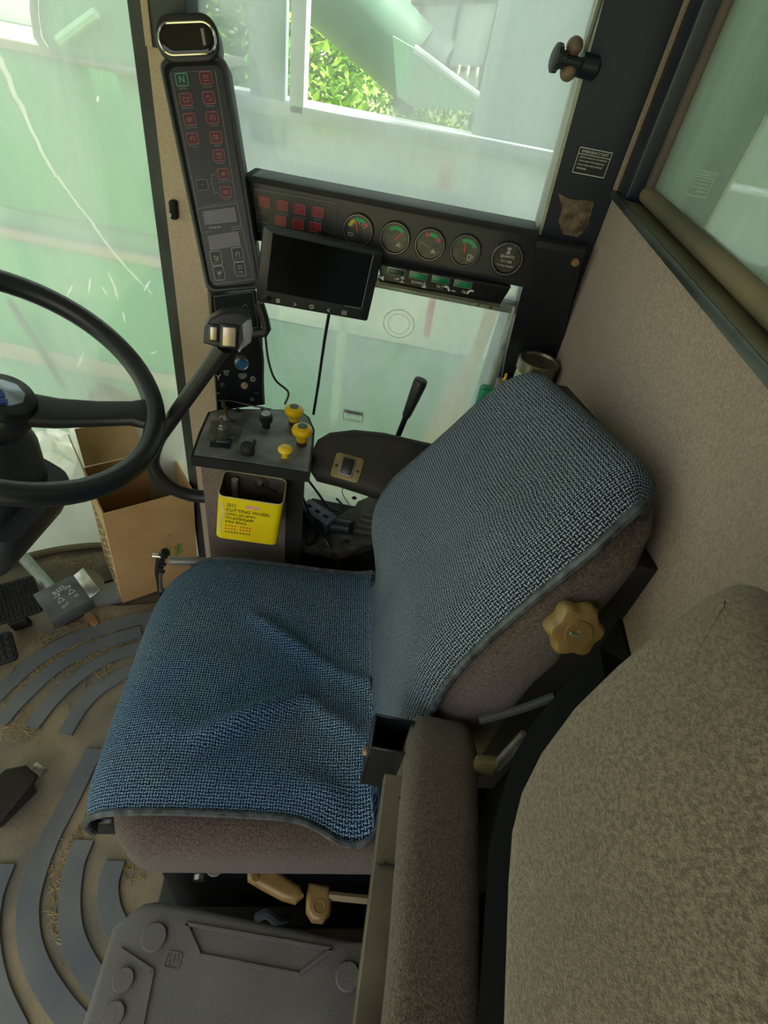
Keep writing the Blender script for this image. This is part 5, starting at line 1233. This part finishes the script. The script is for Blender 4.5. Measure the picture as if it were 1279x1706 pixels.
for i, (px, py_, bands, na, face) in enumerate(((597, 383, [(165, 120, YB_), (118, 55, GB_), (52, 28, RB_)], 105, FACE), (658, 396, [(130, 40, GB_)], 45, FACE2), (716, 407, [(125, 105, RB_), (100, 50, GB_), (46, 25, RB_)], 160, FACE2), (775, 417, [(120, 25, GB_)], 95, FACE2))):
    p = gl(px, py_); R = .0255
    g = MB().lathe([(0, 0), (R, 0), (R, .0035), (R - .0025, .005), (R - .004, .003), (R - .004, .0012), (0, .0012)], (p.x, p.y, 0), (0, 0, 1), 36).build('dial', BLKM, gp)
    MB().lathe([(0, .001), (R - .004, .001), (R - .004, .0018), (0, .0018)], (p.x, p.y, 0), (0, 0, 1), 32).build('dial_face', face, g)
    mb = MB(); mb.tube([(p.x + (R - .0022) * math.cos(a), p.y + (R - .0022) * math.sin(a), .0052) for a in [2 * PI * k / 32 for k in range(32)]], .0007, 6, True); mb.build('dial_bezel', mat('bezel_grey', '#6d6f70', '#8a8b8a', .3, .6, ns=30), g)
    for a0, a1, m_ in bands: arc(MB(), p.x, p.y, .0125, .0180, a0, a1, .0018, .0022).build('scale_band', m_, g)
    a = math.radians(na); o_ = V((p.x - .001, p.y - .003))
    mb = MB(); stroke(mb, [o_, o_ + V((math.cos(a), math.sin(a))) * .0165], .0014, .0024, .0032); mb.build('needle', NEED if i != 2 else GRYP, g)
    mb = MB()
    if i == 0:
        for k in range(5): t = math.radians(150 - 30 * k); stroke(mb, [V((p.x + .0095 * math.cos(t), p.y + .0095 * math.sin(t))), V((p.x + .0118 * math.cos(t), p.y + .0118 * math.sin(t)))], .0008, .0018, .0022)
        stroke(mb, [V((p.x - .016, p.y - .006)), V((p.x - .009, p.y - .006)), V((p.x - .009, p.y - .010)), V((p.x - .016, p.y - .010)), V((p.x - .016, p.y - .006))], .0007, .0018, .0022)
    elif i == 3:
        x, y = p.x + .009, p.y - .009; stroke(mb, [V((x - .003, y - .004)), V((x - .003, y + .004)), V((x + .002, y + .004)), V((x + .002, y - .004)), V((x - .003, y - .004))], .0008, .0018, .0022); stroke(mb, [V((x + .002, y)), V((x + .005, y + .001)), V((x + .005, y + .004))], .0007, .0018, .0022)
    else:
        x, y = p.x + .007, p.y - .010; stroke(mb, [V((x - .004, y + .001)), V((x + .004, y + .001))], .0007, .0018, .0022); stroke(mb, [V((x - .004, y - .002)), V((x, y - .001)), V((x + .004, y - .002))], .0007, .0018, .0022); stroke(mb, [V((x, y + .005)), V((x, y))], .0009, .0018, .0022)
    mb.build('dial_marks', WHT, g)
p = gl(844, 430); R = .0265
g = MB().lathe([(0, 0), (R, 0), (R, .005), (R - .003, .007), (R - .005, .004), (R - .005, .002), (0, .002)], (p.x, p.y, 0), (0, 0, 1), 40).build('hour_meter', BLKS, gp)
mb = MB(); mb.tube([(p.x + (R - .0025) * math.cos(a), p.y + (R - .0025) * math.sin(a), .0068) for a in [2 * PI * k / 36 for k in range(36)]], .0011, 6, True); mb.build('meter_bezel', mat('bezel_pink', '#8f7a84', '#b0a0a8', .25, .7, ns=20), g)
MB().lathe([(0, .002), (R - .005, .002), (R - .005, .0026), (0, .0026)], (p.x, p.y, 0), (0, 0, 1), 32).build('meter_face', FACE, g)
text('QUARTZ', .0058, g, WHT, (p.x, p.y + .003, .003)); text('111160', .0062, g, WHT, (p.x, p.y - .0045, .003)); text('TOTAL HOURS', .0040, g, WHT, (p.x, p.y - .0115, .003))
mb = MB(); stroke(mb, [V((p.x - .003, p.y + .016)), V((p.x + .003, p.y + .016)), V((p.x - .003, p.y + .008)), V((p.x + .003, p.y + .008)), V((p.x - .003, p.y + .016))], .0010, .0026, .0032); mb.build('hourglass_mark', WHT, g)
# lamp box under the dials
LF = FR(V((.0273, .935, .9689)), (.9821, .1, -.03), (.05, -.02, .99))
sb = thing('switch_box', 'slim black box of four green rocker lamps marked UP DOWN TILT under the gauges', 'switch panel', LF)
def ll(px, py_, h=0): return LOC(LF, px, py_, h)
def lpo(pts): return [(ll(*p).x, ll(*p).y) for p in pts]
MB().pillow(lpo([(630, 440), (640, 441), (851, 478), (846, 488), (833, 507), (634, 468)]), -.05, 0, .002, .002, 2).build('housing', BLKS, sb)
MB().prism(lpo([(632, 468), (833, 506), (831, 511), (632, 473)]), -.05, .003).build('bottom_edge', mat('edge_olive', '#3f4038', '#55564a', .5, .3, ns=30), sb)
for k, (a, b) in enumerate(((660, 452), (697, 459), (734, 466), (771, 473))):
    p = ll(a, b); o = MB().box(p.x - .0155, p.x + .0155, p.y - .0062, p.y + .0062, 0, .003, .001).build('lamp_frame', mat('frame_grey', '#5d6468', '#727a7c', .4, .3, ns=30), sb)
    MB().box(p.x - .0132, p.x + .0132, p.y - .0042, p.y + .0042, .0025, .0040, .0008).build('green_lamp', GRN if k else mat('lamp_dark', '#0c2a24', '#12382e', .3, ns=30), o)
for s_, a, b in (('UP', 661, 465), ('DOWN', 695, 471), ('TILT', 732, 478), ('TILT', 774, 487)): text(s_, .0062, sb, WHT, (*ll(a, b).xy, .0004))
mb = MB()
for a, b, up in ((670, 465, 1), (707, 474, -1)):
    p = ll(a, b); stroke(mb, [V((p.x, p.y - .004 * up)), V((p.x, p.y + .004 * up))], .0012, 0, .0006); stroke(mb, [V((p.x - .003, p.y + .001 * up)), V((p.x, p.y + .0045 * up)), V((p.x + .003, p.y + .001 * up))], .0011, 0, .0006); stroke(mb, [V((p.x - .004, p.y - .005)), V((p.x + .004, p.y - .005))], .0010, 0, .0006)
for a, b, s_ in ((744, 481, 1), (783, 487, -1)):
    p = ll(a, b); stroke(mb, [V((p.x - .005 * s_, p.y + .003)), V((p.x + .001 * s_, p.y + .003)), V((p.x + .005 * s_, p.y - .003))], .0030, 0, .0006)
p = ll(636, 463); mb.prism([(p.x - .004, p.y), (p.x + .003, p.y + .004), (p.x + .003, p.y - .004)], 0, .0006)
stroke(mb, [ll(752, 484).xy, ll(758, 485).xy], .0012, 0, .0006)
mb.build('symbols', WHT, sb, kind='stuff')
for a, b in ((797, 505), (818, 509)):
    p = ll(a, b); MB().lathe([(0, 0), (.0045, 0), (.004, .003), (0, .004)], (p.x, p.y - .002, -.004), (0, 0, 1), 10).build('screw', mat('screw_brown', '#6a5844', '#8a7860', .4, .6, ns=40), sb)

# monitor
MF = FR(V((-.1751, .885, .960)), (.9437, .3095, -.1166), (.0918, .0936, .9914))
mo = thing('monitor', 'black flat screen monitor tilted in front of the gauge panel', 'monitor', MF)
MB().pillow(rrect(-.0945, .0945, -.0590, .0555, .004, 3), -.022, 0, .002, .004, 2).build('casing', mat('monitor_casing', '#17191c', '#202327', .4, ns=8), mo)
MB().box(-.080, .0785, -.0385, .0475, -.001, .0006).build('screen', mat('monitor_screen', '#07080b', '#0a0c10', .16, ns=3), mo)
mb = MB(); mb.box(.0785, .0795, -.037, .0475, .0, .0009); mb.box(.05, .0795, -.0395, -.0385, 0, .0009); mb.build('screen_edge', GRYP, mo)
def ml_(px, py_): return LOC(MF, px, py_)
mb = MB()
p = ml_(463, 501); outline(mb, circ(p.x, p.y, .0028, 10), .0012, 0, .0006); mb.prism(circ(p.x, p.y, .001, 8), 0, .0006)
for a, b, s_ in ((491, 507, 1), (547, 517, -1)):
    p = ml_(a, b); stroke(mb, [V((p.x - .0022 * s_, p.y + .0026)), V((p.x + .0022 * s_, p.y)), V((p.x - .0022 * s_, p.y - .0026))], .0009, 0, .0006)
p = ml_(519, 511); stroke(mb, [V((p.x + .0032 * math.cos(math.radians(a)), p.y + .0032 * math.sin(math.radians(a)))) for a in range(120, 421, 30)], .0008, 0, .0006); stroke(mb, [V((p.x, p.y)), V((p.x, p.y + .004))], .0008, 0, .0006)
p = ml_(573, 521)
for i in (-1, 1):
    for j in (-1, 1): outline(mb, [(p.x + .0024 * i - .0016, p.y + .002 * j - .0014), (p.x + .0024 * i + .0016, p.y + .002 * j - .0014), (p.x + .0024 * i + .0016, p.y + .002 * j + .0014), (p.x + .0024 * i - .0016, p.y + .002 * j + .0014)], .0006, 0, .0006)
mb.build('touch_icons', WHT, mo, kind='stuff')
p = ml_(448, 497); MB().prism(circ(p.x, p.y, .0042, 14), 0, .0004).build('sensor', mat('void', '#040404'), mo)
I_ = MF.inverted()
MB().tube([V((-.02, .02, -.02)), I_ @ V((-.19, .96, 1.0))], .010, 12).build('mount_arm', BLKM, mo)

# ================================================================ HYDRO LEVER
pts = [onY(a, b, Y) for a, b, Y in ((345, 828, .775), (315, 824, .765), (285, 812, .755), (262, 790, .75), (254, 768, .75), (262, 735, .75), (285, 700, .75), (330, 637, .75), (372, 578, .75))]
hl = thing('hand_lever', 'thick bent black lever with a two button switch head beside the console', 'lever', M.Translation(pts[0]))
MB().tube(smooth_path([p - pts[0] for p in pts], 5), .0128, 16).build('lever_tube', mat('lever_black', '#1c1d20', '#2a2b2e', .35, ns=8), hl)
HF = FR(onY(372, 556, .74), (.93, .33, -.08), (-.10, .25, .96)); HI = M.Translation(-pts[0]) @ HF
def hp(pts_): return [(LOC(HF, *p).x, LOC(HF, *p).y) for p in pts_]
MB().pillow(hp([(338, 572), (340, 545), (350, 530), (368, 520), (392, 517), (415, 522), (420, 545), (412, 580), (395, 583), (365, 580)]), -.05, 0, .005, .012, 4, m=HI).build('switch_head', mat('head_black', '#15141c', '#1f1e28', .4, ns=10), hl)
SILV = mat('switch_silver', '#b9a894', '#d2c4b2', .3, .5, ns=30)
for (x0, y0, x1, y1) in ((349, 541, 362, 567), (370, 541, 393, 578)):
    p0, p1 = LOC(HF, x0, y0), LOC(HF, x1, y1); cx_, cy_ = (p0.x + p1.x) / 2, (p0.y + p1.y) / 2; w_, h_ = abs(p1.x - p0.x) / 2, abs(p1.y - p0.y) / 2
    MB().box(cx_ - w_ - .003, cx_ + w_ + .003, cy_ - h_ - .002, cy_ + h_ + .002, 0, .003, .001, m=HI).build('switch_bezel', BLKS, hl)
    MB().box(cx_ - w_ + .001, cx_ + w_ - .001, cy_ - h_ + .001, cy_ + h_ - .001, .002, .0065, .0012, m=HI @ T(cx_, cy_, 0) @ M.Rotation(.08, 4, 'X') @ T(-cx_, -cy_, 0)).build('rocker_button', SILV, hl)
MB().pillow(hp([(403, 540), (412, 532), (419, 532), (421, 550), (418, 570), (402, 582), (396, 585), (405, 565)]), -.03, .004, .003, .003, 2, m=HI).build('tape_wrap', mat('grey_tape', '#6f7276', '#8a8d8f', .45, ns=20), hl)

# ================================================================ PILLAR FITTINGS
q = onY(965, 107, .955)
kn = thing('window_latch', 'black window latch knob with two brown rubber balls on the rear pillar', 'latch', T(q.x, .955, q.z))
MB().lathe([(0, 0), (.007, 0), (.007, .020), (.010, .022), (.010, .028), (.0155, .030), (.0160, .036), (.013, .038), (0, .038)], (0, 0, 0), (-.96, -.2, .05), 24, 12, .03).build('knob', BLK, kn)
MB().lathe([(0, 0), (.014, 0), (.014, .022), (.010, .026), (0, .026)], (0, .0, 0), (.95, .2, -.05), 20).build('socket', NAVY, kn)
for a, b in ((957, 77), (946, 120)):
    p = onY(a, b, .955) - V((q.x, .955, q.z)); MB().lathe([(0, -.010), (.006, -.009), (.0098, -.005), (.0108, 0), (.0098, .005), (.006, .009), (0, .010)], p, (-.9, -.3, .2), 18).build('rubber_ball', mat('ball_brown', '#5d4a40', '#7a6558', .5, ns=30), kn)
MB().tube([onY(962, 82, .957) - V((q.x, .955, q.z)), onY(952, 118, .957) - V((q.x, .955, q.z))], .0035, 8).build('ball_pin', mat('rusty_steel', '#5a4c3c'), kn)
p0, p1 = onY(966, 112, .962), onY(1010, -30, .962)
MB().tube([p0 - V((q.x, .955, q.z)), p1 - V((q.x, .955, q.z))], .003, 8).build('strut_rod', mat('rod_grey', '#4a4c48', '#6d6f68', .35, .5, ns=20), kn)
EF = FR(onY(986, 271, .9835), (.995, -.0, .0), (.014, 0, .9939))
em = thing('exit_label', 'black EMERGENCY EXIT label with white border on the rear pillar', 'label', EF)
MB().prism(rrect(-.0245, .0245, -.0165, .0165, .001, 2), -.0005, .0004).build('label_plate', mat('label_black', '#0c0d10', None, .5), em)
mb = MB(); outline(mb, [(-.024, -.016), (.024, -.016), (.024, .016), (-.024, .016)], .0012, .0003, .0008); mb.box(-.024, .024, .0078, .0086, .0003, .0008); mb.build('label_border', WHT, em)
text('EMERGENCY EXIT', .0050, em, WHT, (0, .0118, .0005))
for k, s_ in enumerate(('DETACH ROD BY LOOSENING', 'THEN OPEN WITH BRACKET', 'HOLD OPEN AND SUPPORT', 'DEPRESSED.')): text(s_, .0030, em, WHT, (-.0205, .0045 - .0047 * k, .0005), align='LEFT')
